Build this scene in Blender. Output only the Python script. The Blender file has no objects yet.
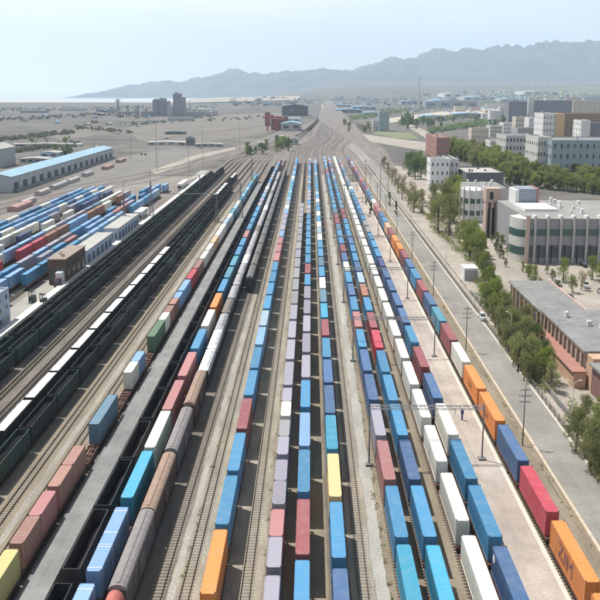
import bpy, math, random
from mathutils import Vector, Euler, noise
R = math.radians
random.seed(7)
S = bpy.context.scene
COL = S.collection

# ------------------------------------------------------------------ camera
CAM_Z, PITCH, YAW, FPX = 46.5, 12.67, 0.66, 930.0
cd = bpy.data.cameras.new('camera'); cam = bpy.data.objects.new('camera', cd); COL.objects.link(cam)
cam.location = (0, 0, CAM_Z); cam.rotation_euler = (R(90 - PITCH), 0, R(YAW))
cd.sensor_width = 36; cd.lens = FPX / 600 * 36; cd.clip_start = 1; cd.clip_end = 90000
S.camera = cam

# ------------------------------------------------------------------ sky and sun
SUN_DIR = Vector((-3.0, 2.3, 7.6)).normalized()
W = bpy.data.worlds.new('World'); S.world = W; W.use_nodes = True
nt = W.node_tree; nt.nodes.clear()
sky = nt.nodes.new('ShaderNodeTexSky'); sky.sky_type = 'NISHITA'; sky.sun_disc = False
sky.sun_elevation = math.asin(SUN_DIR.z); sky.sun_rotation = math.atan2(SUN_DIR.x, SUN_DIR.y)
sky.altitude = 700; sky.air_density = 1.0; sky.dust_density = 2.2; sky.ozone_density = 1.4
bg = nt.nodes.new('ShaderNodeBackground'); bg.inputs['Strength'].default_value = 0.05
wo = nt.nodes.new('ShaderNodeOutputWorld')
# thin high cirrus, a layer of the sky itself
tc = nt.nodes.new('ShaderNodeTexCoord'); mp = nt.nodes.new('ShaderNodeMapping'); mp.inputs['Scale'].default_value = (1.2, 1.0, 7.0)
mp.inputs['Rotation'].default_value = (0, 0.25, 0)
nz = nt.nodes.new('ShaderNodeTexNoise'); nz.inputs['Scale'].default_value = 2.6; nz.inputs['Detail'].default_value = 6; nz.inputs['Roughness'].default_value = .55
cr = nt.nodes.new('ShaderNodeValToRGB'); cr.color_ramp.elements[0].position = .42; cr.color_ramp.elements[0].color = (0, 0, 0, 1)
cr.color_ramp.elements[1].position = .8; cr.color_ramp.elements[1].color = (.75, .75, .75, 1)
mx = nt.nodes.new('ShaderNodeMixRGB'); mx.inputs['Color2'].default_value = (23.0, 23.2, 23.0, 1)
nt.links.new(tc.outputs['Generated'], mp.inputs['Vector']); nt.links.new(mp.outputs[0], nz.inputs['Vector'])
nt.links.new(nz.outputs['Fac'], cr.inputs['Fac']); nt.links.new(cr.outputs[0], mx.inputs['Fac'])
# bright dusty layer of air low over the horizon, fading upwards
sx = nt.nodes.new('ShaderNodeSeparateXYZ'); nt.links.new(tc.outputs['Generated'], sx.inputs[0])
er = nt.nodes.new('ShaderNodeValToRGB'); er.color_ramp.interpolation = 'B_SPLINE'
er.color_ramp.elements[0].position = 0.0; er.color_ramp.elements[0].color = (.92, .92, .92, 1)
er.color_ramp.elements[1].position = .38; er.color_ramp.elements[1].color = (0, 0, 0, 1)
e_ = er.color_ramp.elements.new(.2); e_.color = (.8, .8, .8, 1)
nt.links.new(sx.outputs['Z'], er.inputs['Fac'])
lx = nt.nodes.new('ShaderNodeMapRange'); lx.inputs['From Min'].default_value = -.6; lx.inputs['From Max'].default_value = .6
nt.links.new(sx.outputs['X'], lx.inputs['Value'])
hc = nt.nodes.new('ShaderNodeMixRGB'); hc.inputs['Color1'].default_value = (24.0, 23.6, 23.2, 1); hc.inputs['Color2'].default_value = (17.0, 19.2, 20.6, 1)
nt.links.new(lx.outputs[0], hc.inputs['Fac'])
hx = nt.nodes.new('ShaderNodeMixRGB'); nt.links.new(er.outputs[0], hx.inputs['Fac']); nt.links.new(sky.outputs[0], hx.inputs['Color1']); nt.links.new(hc.outputs[0], hx.inputs['Color2'])
nt.links.new(hx.outputs[0], mx.inputs['Color1']); nt.links.new(mx.outputs[0], bg.inputs[0]); nt.links.new(bg.outputs[0], wo.inputs[0])
sl = bpy.data.lights.new('sun', 'SUN'); sl.energy = 5.0; sl.angle = R(.53); sl.color = (1, .955, .88)
so = bpy.data.objects.new('sun', sl); COL.objects.link(so); so.rotation_euler = SUN_DIR.to_track_quat('Z', 'Y').to_euler()
S.view_settings.view_transform = 'Standard'; S.view_settings.look = 'None'; S.view_settings.gamma = 1
S.view_settings.use_curve_mapping = False; S.view_settings.exposure = 0.32
S.render.engine = 'CYCLES'
S.cycles.volume_bounces = 1; S.cycles.max_bounces = 6; S.cycles.use_denoising = True

# ------------------------------------------------------------------ helpers
ROT = Euler(cam.rotation_euler).to_matrix()
def sm(a, b, x):
    t = min(1, max(0, (x - a) / (b - a))); return t * t * (3 - 2 * t)
def terrain(X, Y):
    """the plain is flat round the yard and climbs slowly towards the mountains"""
    w = sm(-700, 500, X)
    t = max(0., Y - 2200)
    return w * 0.0205 * t * sm(2200, 5200, Y) - (1 - w) * 0.004 * max(0., Y - 3000)
def ray(px, py):
    return ROT @ Vector(((px - 300) / FPX, (300 - py) / FPX, -1))
def P(px, py, z=0.0):
    """point of the ground (or of the level z above it) seen at a pixel position of the image"""
    d = ray(px, py)
    if z == 0 and py < 118:
        t = 900.; last = t
        while t < 16000:
            p = Vector((0, 0, CAM_Z)) + d * t
            if p.z < terrain(p.x, p.y): break
            t += 15
        return p.x, p.y
    t = (z - CAM_Z) / d.z
    return d.x * t, d.y * t
def YD(py, z=0.0):
    return (CAM_Z - z) / math.tan(R(PITCH) + math.atan((py - 300) / FPX))
def px_to_m(Y):
    return Y * math.cos(R(PITCH)) * 1.02 / FPX

MATS = {}
def principled(name):
    m = bpy.data.materials.new(name); m.use_nodes = True
    n = m.node_tree; b = n.nodes['Principled BSDF']; return m, n, b
def mat(name, col, rough=.7, var=.12, scale=1.0, metal=0, bump=0, spec=.3, col2=None, stretch=None, rnd=0):
    """base colour broken up by two scales of noise"""
    if name in MATS: return MATS[name]
    m, n, b = principled(name); L = n.links.new
    tc = n.nodes.new('ShaderNodeTexCoord'); src = tc.outputs['Object']
    if stretch:
        mp = n.nodes.new('ShaderNodeMapping'); mp.inputs['Scale'].default_value = stretch; L(src, mp.inputs[0]); src = mp.outputs[0]
    n1 = n.nodes.new('ShaderNodeTexNoise'); n1.inputs['Scale'].default_value = scale; n1.inputs['Detail'].default_value = 8; n1.inputs['Roughness'].default_value = .62
    L(src, n1.inputs['Vector'])
    r = n.nodes.new('ShaderNodeValToRGB'); r.color_ramp.elements[0].position = .3; r.color_ramp.elements[1].position = .7
    c2 = col2 or tuple(min(1, c * (1 + var)) for c in col)
    c1 = tuple(c * (1 - var) for c in col) if not col2 else col
    r.color_ramp.elements[0].color = (*c1, 1); r.color_ramp.elements[1].color = (*c2, 1)
    L(n1.outputs['Fac'], r.inputs['Fac']); out = r.outputs[0]
    if rnd:
        oi = n.nodes.new('ShaderNodeObjectInfo'); hs = n.nodes.new('ShaderNodeHueSaturation')
        mr = n.nodes.new('ShaderNodeMapRange'); mr.inputs['To Min'].default_value = 1 - rnd; mr.inputs['To Max'].default_value = 1 + rnd
        L(oi.outputs['Random'], mr.inputs['Value']); L(mr.outputs[0], hs.inputs['Value']); L(out, hs.inputs['Color']); out = hs.outputs[0]
    L(out, b.inputs['Base Color'])
    b.inputs['Roughness'].default_value = rough; b.inputs['Metallic'].default_value = metal; b.inputs['Specular IOR Level'].default_value = spec
    if bump:
        bp = n.nodes.new('ShaderNodeBump'); bp.inputs['Strength'].default_value = bump; bp.inputs['Distance'].default_value = .1
        L(n1.outputs['Fac'], bp.inputs['Height']); L(bp.outputs[0], b.inputs['Normal'])
    MATS[name] = m; return m

class MB:
    """collects faces, builds ONE mesh object"""
    def __init__(s): s.v = []; s.f = []; s.mi = []
    def poly(s, pts, mi=0):
        k = len(s.v); s.v += [tuple(p) for p in pts]; s.f.append(tuple(range(k, k + len(pts)))); s.mi.append(mi)
    def box(s, x0, x1, y0, y1, z0, z1, mi=0, bottom=True):
        k = len(s.v)
        s.v += [(x, y, z) for z in (z0, z1) for y in (y0, y1) for x in (x0, x1)]
        fs = [(4, 5, 7, 6), (0, 1, 5, 4), (1, 3, 7, 5), (3, 2, 6, 7), (2, 0, 4, 6)] + ([(0, 2, 3, 1)] if bottom else [])
        for f in fs: s.f.append(tuple(k + i for i in f)); s.mi.append(mi)
    def tube(s, a, b, r0, r1=None, n=6, mi=0, cap=True):
        r1 = r0 if r1 is None else r1
        a = Vector(a); b = Vector(b); d = (b - a).normalized()
        u = d.orthogonal().normalized(); w = d.cross(u); k = len(s.v)
        for c, r in ((a, r0), (b, r1)):
            for i in range(n):
                t = 2 * math.pi * i / n; s.v.append(tuple(c + u * math.cos(t) * r + w * math.sin(t) * r))
        for i in range(n):
            j = (i + 1) % n; s.f.append((k + i, k + j, k + n + j, k + n + i)); s.mi.append(mi)
        if cap:
            s.f.append(tuple(k + n + i for i in range(n))); s.mi.append(mi)
            s.f.append(tuple(k + n - 1 - i for i in range(n))); s.mi.append(mi)
    def prism(s, prof, y0, y1, mi=0):
        """profile in XZ (counter-clockwise seen from -Y) swept along Y"""
        n = len(prof); k = len(s.v)
        for y in (y0, y1):
            for x, z in prof: s.v.append((x, y, z))
        for i in range(n):
            j = (i + 1) % n; s.f.append((k + i, k + n + i, k + n + j, k + j)[::-1]); s.mi.append(mi)
        s.f.append(tuple(k + i for i in range(n))); s.mi.append(mi)
        s.f.append(tuple(k + 2 * n - 1 - i for i in range(n))); s.mi.append(mi)
    def ring(s, y0, y1, w, zc, rr, n=12, mi=0):
        """cylinder along X"""
        s.tube((y0, w, zc), (y1, w, zc), rr, n=n, mi=mi)
    def mesh(s, name, mats):
        me = bpy.data.meshes.new(name); me.from_pydata(s.v, [], s.f)
        for m in (mats if isinstance(mats, (list, tuple)) else [mats]): me.materials.append(m)
        me.polygons.foreach_set('material_index', s.mi); me.update(); return me
    def build(s, name, mats, parent=None, loc=None):
        return link(name, s.mesh(name, mats), parent, loc)
def link(name, data, parent=None, loc=None):
    o = bpy.data.objects.new(name, data); COL.objects.link(o)
    if parent: o.parent = parent
    if loc: o.location = loc
    return o
def tag(o, label=None, cat=None, group=None, kind=None):
    if label: o['label'] = label
    if cat: o['category'] = cat
    if group: o['group'] = group
    if kind: o['kind'] = kind
    return o
def empty(name, loc, label, cat, group=None, rz=0):
    o = bpy.data.objects.new(name, None); COL.objects.link(o); o.location = loc; o.rotation_euler = (0, 0, rz)
    o.empty_display_size = .1
    return tag(o, label, cat, group)
CHILD = {}
def kids(o): return CHILD.get(o.name, [])
def copy_tree(o, parent=None):
    c = o.copy(); COL.objects.link(c)
    if parent: c.parent = parent
    for ch in list(o.children): copy_tree(ch, c)
    return c
def remove_tree(o):
    for ch in list(o.children): remove_tree(ch)
    bpy.data.objects.remove(o)
ORD = ['nearest', 'second', 'third', 'fourth', 'fifth', 'sixth', 'seventh', 'eighth', 'ninth', 'tenth', 'eleventh', 'twelfth', 'thirteenth',
       'fourteenth', 'fifteenth', 'sixteenth', 'seventeenth', 'eighteenth', 'nineteenth', 'twentieth']
def nth(i):
    if i < 20: return ORD[i]
    n = i + 1
    return '%d%s' % (n, {1: 'st', 2: 'nd', 3: 'rd'}.get(n % 10, 'th') if n % 100 not in (11, 12, 13) else 'th')

# ------------------------------------------------------------------ ground, yard surfaces, roads
M_ground = mat('dry_plain', (.072, .069, .064), .95, scale=.005, col2=(.165, .151, .135), bump=0)
m = M_ground; n = m.node_tree; b = n.nodes['Principled BSDF']
def add_fine(m, amt=.25, sc=.9):
    """a second, finer noise multiplied over the base colour"""
    n = m.node_tree; b = n.nodes['Principled BSDF']; L = n.links.new
    src = b.inputs['Base Color'].links[0].from_socket
    tc = n.nodes.new('ShaderNodeTexCoord'); t = n.nodes.new('ShaderNodeTexNoise'); t.inputs['Scale'].default_value = sc; t.inputs['Detail'].default_value = 5; t.inputs['Roughness'].default_value = .7
    L(tc.outputs['Object'], t.inputs['Vector'])
    mr = n.nodes.new('ShaderNodeMapRange'); mr.inputs['From Min'].default_value = .3; mr.inputs['From Max'].default_value = .7
    mr.inputs['To Min'].default_value = 1 - amt; mr.inputs['To Max'].default_value = 1 + amt
    L(t.outputs['Fac'], mr.inputs['Value'])
    mm = n.nodes.new('ShaderNodeVectorMath'); mm.operation = 'SCALE'
    L(src, mm.inputs[0]); L(mr.outputs[0], mm.inputs['Scale']); L(mm.outputs[0], b.inputs['Base Color'])
add_fine(M_ground, .45, .022)
# one sheet, dense near, coarse far
g = MB()
xs = [-15000, -12000, -8000, -5000, -3000, -2000, -1300, -900, -600, -400, -250, -120, 0, 120, 250, 400, 600, 900, 1300, 2000, 3000, 4500, 6500, 9000, 12000, 15000]
ys = [-400, 0, 600, 1200, 1800, 2200, 2600, 3000, 3400, 3800, 4300, 4800, 5300, 6000, 7000, 8000, 9500, 11000, 13000, 17000]
for y in ys:
    for x in xs: g.v.append((x, y, terrain(x, min(y, 9500)) if y > 600 else 0))
nx = len(xs)
for j in range(len(ys) - 1):
    for i in range(nx - 1):
        k = j * nx + i; g.f.append((k, k + 1, k + nx + 1, k + nx)); g.mi.append(0)
tag(g.build('ground', M_ground), kind='structure')

LV = [0.004]
def sheet(name, X0, X1, Y0, Y1, m, z=None):
    if z is None: z = LV[0]
    s = MB()
    ny = max(1, int((Y1 - Y0) / 60))
    if name.endswith('strip') and name != 'roadside_strip':      # stones spill: the edges wander
        rs = random.Random(int(X0 * 100)); st = .9; Y = Y0; rag = min(.2, (X1 - X0) * .16)
        f = lambda y, k: rag * (noise.noise(Vector((y * .11, k, 0))) * 1.3 + noise.noise(Vector((y * .8, k, 5))) * .9)
        while Y < Y1:
            Z = min(Y1, Y + st); s.poly([(X0 + f(Y, X0), Y, z), (X1 + f(Y, X1), Y, z), (X1 + f(Z, X1), Z, z), (X0 + f(Z, X0), Z, z)]); Y += st
            if Y > 250: st = 3.
        ny = 0
    for i in range(ny):
        a = Y0 + (Y1 - Y0) * i / ny; c = Y0 + (Y1 - Y0) * (i + 1) / ny
        s.poly([(X0, a, z), (X1, a, z), (X1, c, z), (X0, c, z)])
    return tag(s.build(name, m), kind='structure')
def patch(name, pts, m, z):
    """a ground area given by the places of its corners; z is its lift above the ground under it"""
    w = [P(*p) for p in pts]
    s = MB(); s.poly([(x, y, z + terrain(x, y)) for x, y in w])
    o = s.build(name, m)
    return tag(o, kind='structure')
M_bal_tan = mat('ballast_tan', (.20, .18, .145), .95, scale=.35, col2=(.35, .32, .265), stretch=(1.6, .35, 1)); add_fine(M_bal_tan, .3, 3.2)
M_bal_grey = mat('ballast_grey', (.215, .20, .175), .95, scale=.3, col2=(.37, .35, .315), stretch=(1.6, .3, 1)); add_fine(M_bal_grey, .3, 3.2)
M_bal_dark = mat('ballast_shade_darkened', (.095, .085, .072), .95, scale=.3, col2=(.20, .18, .155), stretch=(1.6, .25, 1)); add_fine(M_bal_dark, .3, 3.0)  # ballast colour darkened to deepen the shade between the trains
M_bal_brown = mat('earth_brown', (.165, .138, .10), .95, scale=.3, col2=(.27, .235, .18), stretch=(1.6, .25, 1)); add_fine(M_bal_brown, .25, 3.0)
M_gravel = mat('pale_gravel', (.235, .23, .21), .95, scale=.25, col2=(.40, .39, .36), stretch=(1.4, .3, 1)); add_fine(M_gravel, .22, 3.0)
M_road = mat('worn_road', (.20, .19, .173), .85, scale=.12, col2=(.265, .252, .23), stretch=(1.5, .12, 1)); add_fine(M_road, .12, 1.6); add_fine(M_road, .2, .11)
M_plat = mat('platform_paving', (.33, .285, .25), .9, scale=.2, col2=(.42, .37, .33), stretch=(1.5, .3, 1)); add_fine(M_plat, .12, 2.2); add_fine(M_plat, .22, .16)
M_sand = mat('sandy_earth', (.24, .215, .185), .95, scale=.06, col2=(.38, .34, .295)); add_fine(M_sand, .16, .8)
M_conc = mat('concrete_grey', (.175, .175, .175), .85, scale=.4, col2=(.245, .243, .24), stretch=(1.6, .2, 1)); add_fine(M_conc, .1, 2.5); add_fine(M_conc, .22, .2)
M_kerb = mat('kerb_pale', (.52, .49, .43), .85, var=.12, scale=1.5)
M_kerb2 = mat('kerb_tan', (.47, .40, .31), .85, var=.14, scale=1.2)
FAR = 640
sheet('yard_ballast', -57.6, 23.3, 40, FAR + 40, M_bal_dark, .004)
sheet('ballast_strip', -13.4, -4.6, 40, FAR, M_bal_tan, .008)
sheet('gravel_strip', -13.65 + .3, -12.75, 40, 235, M_bal_grey, .012)
sheet('ballast_strip', -35.9, -29.3, 40, FAR, M_bal_brown, .008)
sheet('gravel_strip', -33.1, -32.3, 40, FAR, M_bal_grey, .012)
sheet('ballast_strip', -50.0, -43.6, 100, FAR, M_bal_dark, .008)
sheet('ballast_strip', -4.55, 1.8, 40, FAR, M_bal_brown, .008)
sheet('ballast_strip', 3.9, 6.2, 40, FAR, M_bal_tan, .008)
sheet('gravel_strip', 6.25, 7.55, 40, FAR, M_gravel, .008)
sheet('ballast_strip', 7.6, 17.0, 40, FAR, M_bal_brown, .008)
sheet('ballast_strip', 24.25, 29.3, 40, FAR, M_bal_brown, .008)

def slab(name, X0, X1, Y0, Y1, z, m, ev=0):
    s = MB(); s.box(X0, X1, Y0, Y1, -.05, z); return tag(s.build(name, m), kind='structure')
slab('goods_platform', 19.35, 23.55, 40, 480, .9, M_plat)
slab('platform_edge', 23.553, 24.05, 40, 480, .92, M_kerb)
slab('loading_platform', -26.75, -24.3, 40, 470, 1.05, M_conc)
slab('platform_edge', -26.95, -26.753, 40, 470, 1.06, mat('kerb_dark', (.12, .12, .12), .8))
sheet('road', 30.25, 35.35, 30, 760, M_road, .012)
slab('kerb', 29.62, 30.0, 30, 640, .55, M_kerb2)
sheet('roadside_strip', 29.3, 29.62, 30, 640, M_bal_brown, .01)
slab('kerb', 30.003, 30.25, 30, 640, .14, M_kerb)
slab('kerb', 35.353, 35.6, 30, 700, .14, M_kerb)
sheet('footpath', 35.62, 37.6, 30, 700, M_sand, .012)
patch('sandy_yard', [(791, 700), (366, 160), (428, 172), (470, 200), (520, 225), (600, 250), (1000, 330), (1300, 700)], M_sand, .008)
sheet('freight_yard_apron', -66.0, -60.7, 90, 560, mat('yard_concrete', (.27, .26, .235), .9, scale=.15, col2=(.34, .33, .30)), .008)
slab('yard_kerb', -60.7, -58.9, 90, 520, .9, mat('kerb_white', (.55, .54, .52), .85, var=.1, scale=.5))
sheet('container_yard_ground', -125, -66.003, 90, 520, mat('yard_earth', (.17, .155, .135), .95, scale=.08, col2=(.27, .25, .22)), .006)
# the throat: bare brown-grey strip where the tracks run together and leave
M_thr = mat('throat_ballast', (.14, .12, .11), .95, scale=.1, col2=(.215, .19, .175), stretch=(2, .15, 1)); add_fine(M_thr, .2, .5)
patch('track_throat', [(262, 175), (400, 175), (385, 150), (362, 131), (348, 118), (337, 106), (331, 100), (325, 100), (321, 108), (318, 120), (312, 135), (285, 146), (240, 160)], M_thr, .02)
patch('track_throat', [(150, 218), (245, 200), (300, 142), (322, 124), (322, 118), (300, 126), (262, 146), (215, 170), (150, 196)], M_thr, .016)
patch('rail_corridor', [(-30, 222), (-30, 208), (90, 180), (180, 163), (262, 139), (300, 122), (300, 128), (262, 147), (180, 172), (90, 192)], M_thr, .012)
M_flat2 = mat('graded_earth', (.135, .122, .107), .95, scale=.02, col2=(.195, .175, .153)); add_fine(M_flat2, .1, .1)
patch('graded_field', [(185, 145), (262, 134), (300, 122), (300, 114), (262, 113), (225, 115), (170, 122), (125, 128), (140, 141)], M_flat2, .03)
patch('graded_field', [(60, 140), (105, 134), (122, 133), (112, 126), (78, 128), (45, 134)], M_flat2, .04)
patch('light_yard', [(108, 160), (140, 153), (175, 148), (215, 150), (190, 160), (150, 172), (60, 192), (40, 190)], mat('pale_yard', (.145, .137, .127), .9, scale=.05, col2=(.20, .19, .175)), .02)
patch('earth_road', [(355, 133), (430, 143), (448, 146), (452, 152), (430, 152), (350, 138)], M_sand, .03)
patch('grass_field', [(372, 133), (380, 131), (410, 133), (420, 139), (395, 138)], mat('thin_grass', (.13, .16, .08), .95, scale=.05, col2=(.20, .21, .12)), .03)
patch('earth_road', [(405, 125), (412, 124), (440, 138), (430, 141)], M_sand, .03)
patch('dirt_road', [(150, 171), (195, 155), (235, 147), (236, 149), (198, 158), (156, 174)], M_sand, .026)
patch('side_road', [(352, 143), (362, 150), (388, 176), (400, 195), (392, 195), (378, 176), (348, 147)], M_road, .035)
patch('pale_track_edge', [(321, 105), (323, 105), (329.5, 117), (327, 117)], M_kerb, .3)
M_lane = mat('plain_lane', (.115, .105, .095), .95, scale=.02, col2=(.155, .142, .128))
for a in ([(-20, 128), (60, 121), (150, 119), (150, 119.8), (60, 122), (-20, 129.4)], [(20, 140), (70, 131), (130, 132), (185, 141), (185, 142), (130, 133), (70, 132), (20, 141.4)], [(120, 150), (170, 137), (250, 127), (300, 118), (300, 118.8), (250, 128), (170, 138.3), (120, 151.6)],
          [(-20, 118), (100, 114), (230, 109), (320, 104), (320, 104.5), (230, 109.7), (100, 114.8), (-20, 119)], [(340, 118), (400, 128), (470, 122), (520, 116), (520, 116.8), (470, 123), (400, 129), (340, 119)], [(380, 112), (440, 110.5), (510, 106), (510, 106.8), (440, 111.5), (380, 113)]):
    patch('lane', a, M_lane, .06)
# mist at the left horizon, painted as a pale sheet over the plain
sf = MB(); M_mist = mat('painted_mist', (.40, .40, .39), .9, scale=.0006, col2=(.52, .52, .51))
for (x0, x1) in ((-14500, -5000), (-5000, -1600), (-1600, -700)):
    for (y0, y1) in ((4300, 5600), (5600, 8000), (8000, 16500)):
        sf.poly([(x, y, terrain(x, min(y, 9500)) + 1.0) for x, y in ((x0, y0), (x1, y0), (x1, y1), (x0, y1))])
tag(sf.build('painted_mist', M_mist), kind='structure')
# field bands on the rising plain at the right
for i, (c1, c2, pts) in enumerate([((.10, .14, .07), (.17, .19, .11), [(505, 99), (600, 95), (700, 92), (700, 88), (560, 88), (490, 93)]),
                       ((.12, .15, .09), (.2, .2, .14), [(440, 100), (500, 98), (490, 95), (440, 96)]),
                       ((.38, .34, .28), (.44, .40, .34), [(380, 124), (480, 115), (505, 112), (500, 108), (440, 112), (385, 119)]),
                       ((.3, .26, .22), (.36, .32, .27), [(160, 104), (300, 100), (300, 96), (200, 98)])]):
    patch('field', pts, mat('field_%d' % i if False else ['field_green', 'field_olive', 'field_sand', 'field_earth'][i], c1, .95, scale=.01, col2=c2), 1.2 if pts[0][1] < 110 else .5)

# ------------------------------------------------------------------ mountains
PROF = [(40, 100), (100, 98), (114, 94), (130, 89), (160, 84), (200, 80), (217, 77), (236, 71), (250, 75), (275, 75), (310, 74), (340, 69), (380, 63), (402, 60), (420, 55), (445, 54), (470, 53), (500, 50), (525, 48), (545, 45), (575, 50), (600, 47), (680, 42), (800, 40), (1000, 46)]
def prof(px):
    for (a, ya), (b, yb) in zip(PROF, PROF[1:]):
        if a <= px <= b: return ya + (yb - ya) * (px - a) / (b - a)
    return PROF[0][1] if px < PROF[0][0] else PROF[-1][1]
mt = MB(); YP = 11500.; NI, NJ = 420, 46
for j in range(NJ):
    t = j / (NJ - 1); Y = 8200 + t * 6800
    for i in range(NI):
        px = 40 + (1000 - 40) * i / (NI - 1)
        X = (px - 311) * YP * 1.0 / FPX / math.cos(R(PITCH))
        top = CAM_Z + (91 - prof(px)) * YP / FPX / .965
        base = terrain(X, 9500) - 25
        env = math.sin(math.pi * min(1, max(0, (Y - 8200) / 6600))) ** 1.15
        q = Vector((X / 900., Y / 1500., 3.1))
        rid = 1 - abs(noise.fractal(q, 1.0, 2.1, 6)) * 1.5
        r2 = noise.fractal(Vector((X / 260., Y / 420., 9.)), 1., 2., 4)
        hgt = (top - base) * env * (.55 + .52 * rid) + r2 * 55 * env * min(1, (top - base) / 200)
        hgt = max(hgt, 0) if top > base else 0
        mt.v.append((X, Y, base + hgt - 8))
for j in range(NJ - 1):
    for i in range(NI - 1):
        k = j * NI + i; mt.f.append((k, k + 1, k + NI + 1, k + NI)); mt.mi.append(0)
M_mtn = mat('bare_rock', (.045, .045, .05), .95, scale=.002, col2=(.105, .10, .10)); add_fine(M_mtn, .25, .012)
tag(mt.build('mountains', M_mtn), kind='structure')

# ------------------------------------------------------------------ tracks
M_rail = mat('rail_steel', (.10, .07, .05), .45, metal=.6, scale=2)
M_sleep = mat('sleeper_concrete', (.23, .205, .175), .9, var=.15, scale=2)
M_sleepd = mat('sleeper_dark', (.07, .06, .05), .9, var=.2, scale=2)
GAUGE = .845
def track_data(L, sleep=.62):
    rl = []
    for s in (-1, 1):
        q = MB(); q.prism([(s * GAUGE / 2 - .022, .10), (s * GAUGE / 2 + .022, .10), (s * GAUGE / 2 + .022, .27), (s * GAUGE / 2 - .022, .27)], 0, L); rl.append(q.mesh('rail', M_rail))
    q = MB(); y = .3
    while y < L: q.box(-.70, .70, y - .13, y + .13, .0, .12, bottom=False); y += sleep
    return rl, q
rl_long, slm = track_data(FAR - 40)
sl_l = slm.mesh('sleepers', M_sleep); sl_d = slm.mesh('sleepers', M_sleepd)
rl_mid, slm2 = track_data(300); sl_m = slm2.mesh('sleepers', M_sleepd)
def track(X, Y0=40, kind='l'):
    root = bpy.data.objects.new('railway_track', None); COL.objects.link(root); root.location = (X, Y0, -.075)
    tag(root, kind='structure')
    rr = rl_mid if kind == 'm' else rl_long
    for r in rr: link('rail', r, root)
    o = link('sleepers', {'l': sl_l, 'd': sl_d, 'm': sl_m}[kind], root); o['kind'] = 'stuff'
    q = None
    return root
for X in (-11.8, -6.1, 5.1, -31.3, -34.4, -14.4): track(X)
for X in (-54.5, -51.3, -48.2, -45.3, -40.7, -37.7, -28.4, -22.2, -19.7, -17.0, -8.9, -3.33, -.69, 2.74, 9., 11.8, 15.57, 18.2, 25.2): track(X, kind='d')
for X in (-103, -99, -95.7, -91.5, -88, -83.2, -80, -74.3, -71.3, -68.2): track(X, 120, 'm')
# curved tracks of the throat: polylines over the ground
M_bed = mat('far_track_bed', (.12, .105, .095), .95, scale=.1, col2=(.185, .165, .15), stretch=(2, .15, 1))
def curve_track(pts, wd=.12, name='railway_track'):
    w = [P(*p) for p in pts]
    # smooth (Catmull-Rom)
    out = []
    for i in range(len(w) - 1):
        p0 = Vector(w[max(0, i - 1)]); p1 = Vector(w[i]); p2 = Vector(w[i + 1]); p3 = Vector(w[min(len(w) - 1, i + 2)])
        for k in range(10):
            t = k / 10; out.append(.5 * ((2 * p1) + (p2 - p0) * t + (2 * p0 - 5 * p1 + 4 * p2 - p3) * t * t + (3 * p1 - p0 - 3 * p2 + p3) * t ** 3))
    out.append(Vector(w[-1]))
    root = bpy.data.objects.new(name, None); COL.objects.link(root); tag(root, kind='structure')
    bed = MB()
    def ribbon(q, off0, off1, z):
        for a, b in zip(out, out[1:]):
            q.poly([(a.x + off0, a.y, z + terrain(a.x, a.y)), (a.x + off1, a.y, z + terrain(a.x, a.y)), (b.x + off1, b.y, z + terrain(b.x, b.y)), (b.x + off0, b.y, z + terrain(b.x, b.y))])
    ribbon(bed, -.85, .85, .06); bed.build('sleepers', M_bed, root)['kind'] = 'stuff'
    for s in (-1, 1):
        q = MB(); ribbon(q, s * GAUGE / 2 - .07, s * GAUGE / 2 + .07, .24); q.build('rail', M_rail, root)
YT = 160
for X in (-14.4, -11.8, -8.9, -6.1, -3.33, -.69, 2.74, 5.1, 9., 11.8, 15.57, 18.2, 25.2):
    v = 163 - 91; px = 311 + X * v / 47.66
    f = (X + 14.4) / 39.6
    curve_track([(px, 163), (311 + X * 58 / 47.66 + 1, 149), (314 + f * 36, 137), (321 + f * 22, 124), (325 + f * 14, 112), (327 + f * 5, 102)])
for X in (-54.5, -51.3, -48.2, -45.3, -40.7, -37.7, -34.4, -31.3, -28.4):
    px = 311 + X * 72 / 47.66; f = (X + 54.5) / 26
    curve_track([(px, 163), (311 + X * 60 / 47.66 + 4, 151), (275 + f * 20, 142), (305 + f * 6, 130), (322 + f * 3, 114)])
for (a, b_) in ((215, 208), (211, 203), (220, 213)):
    curve_track([(-20, a), (70, a - 24), (150, a - 39.), (215, a - 55), (262, a - 69.), (300, a - 86)])

# ------------------------------------------------------------------ paints
PAL = dict(b=(.055, .225, .41), c=(.045, .30, .46), d=(.06, .13, .275), n=(.04, .06, .17), s=(.10, .19, .27), B=(.19, .34, .56), l=(.285, .275, .335), g=(.25, .255, .27), j=(.31, .165, .135),
           w=(.70, .69, .62), m=(.60, .70, .62), r=(.26, .075, .085), R=(.46, .055, .085), k=(.37, .165, .165), o=(.66, .23, .055), p=(.66, .42, .27), y=(.62, .44, .22), Y=(.45, .41, .17),
           G=(.10, .19, .12), t=(.07, .26, .36), q=(.30, .42, .50), x=(.30, .14, .09))
CNAME = dict(j='rusty pink brown', b='blue', c='bright cyan blue', d='dark blue', n='navy', s='slate blue', B='pale blue', l='lavender grey', g='grey', w='white', m='pale mint', r='maroon', R='red', k='dusty pink',
             o='orange', p='peach', y='cream yellow', Y='olive yellow', G='dark green', t='teal', q='light grey blue', x='rust brown')
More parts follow.
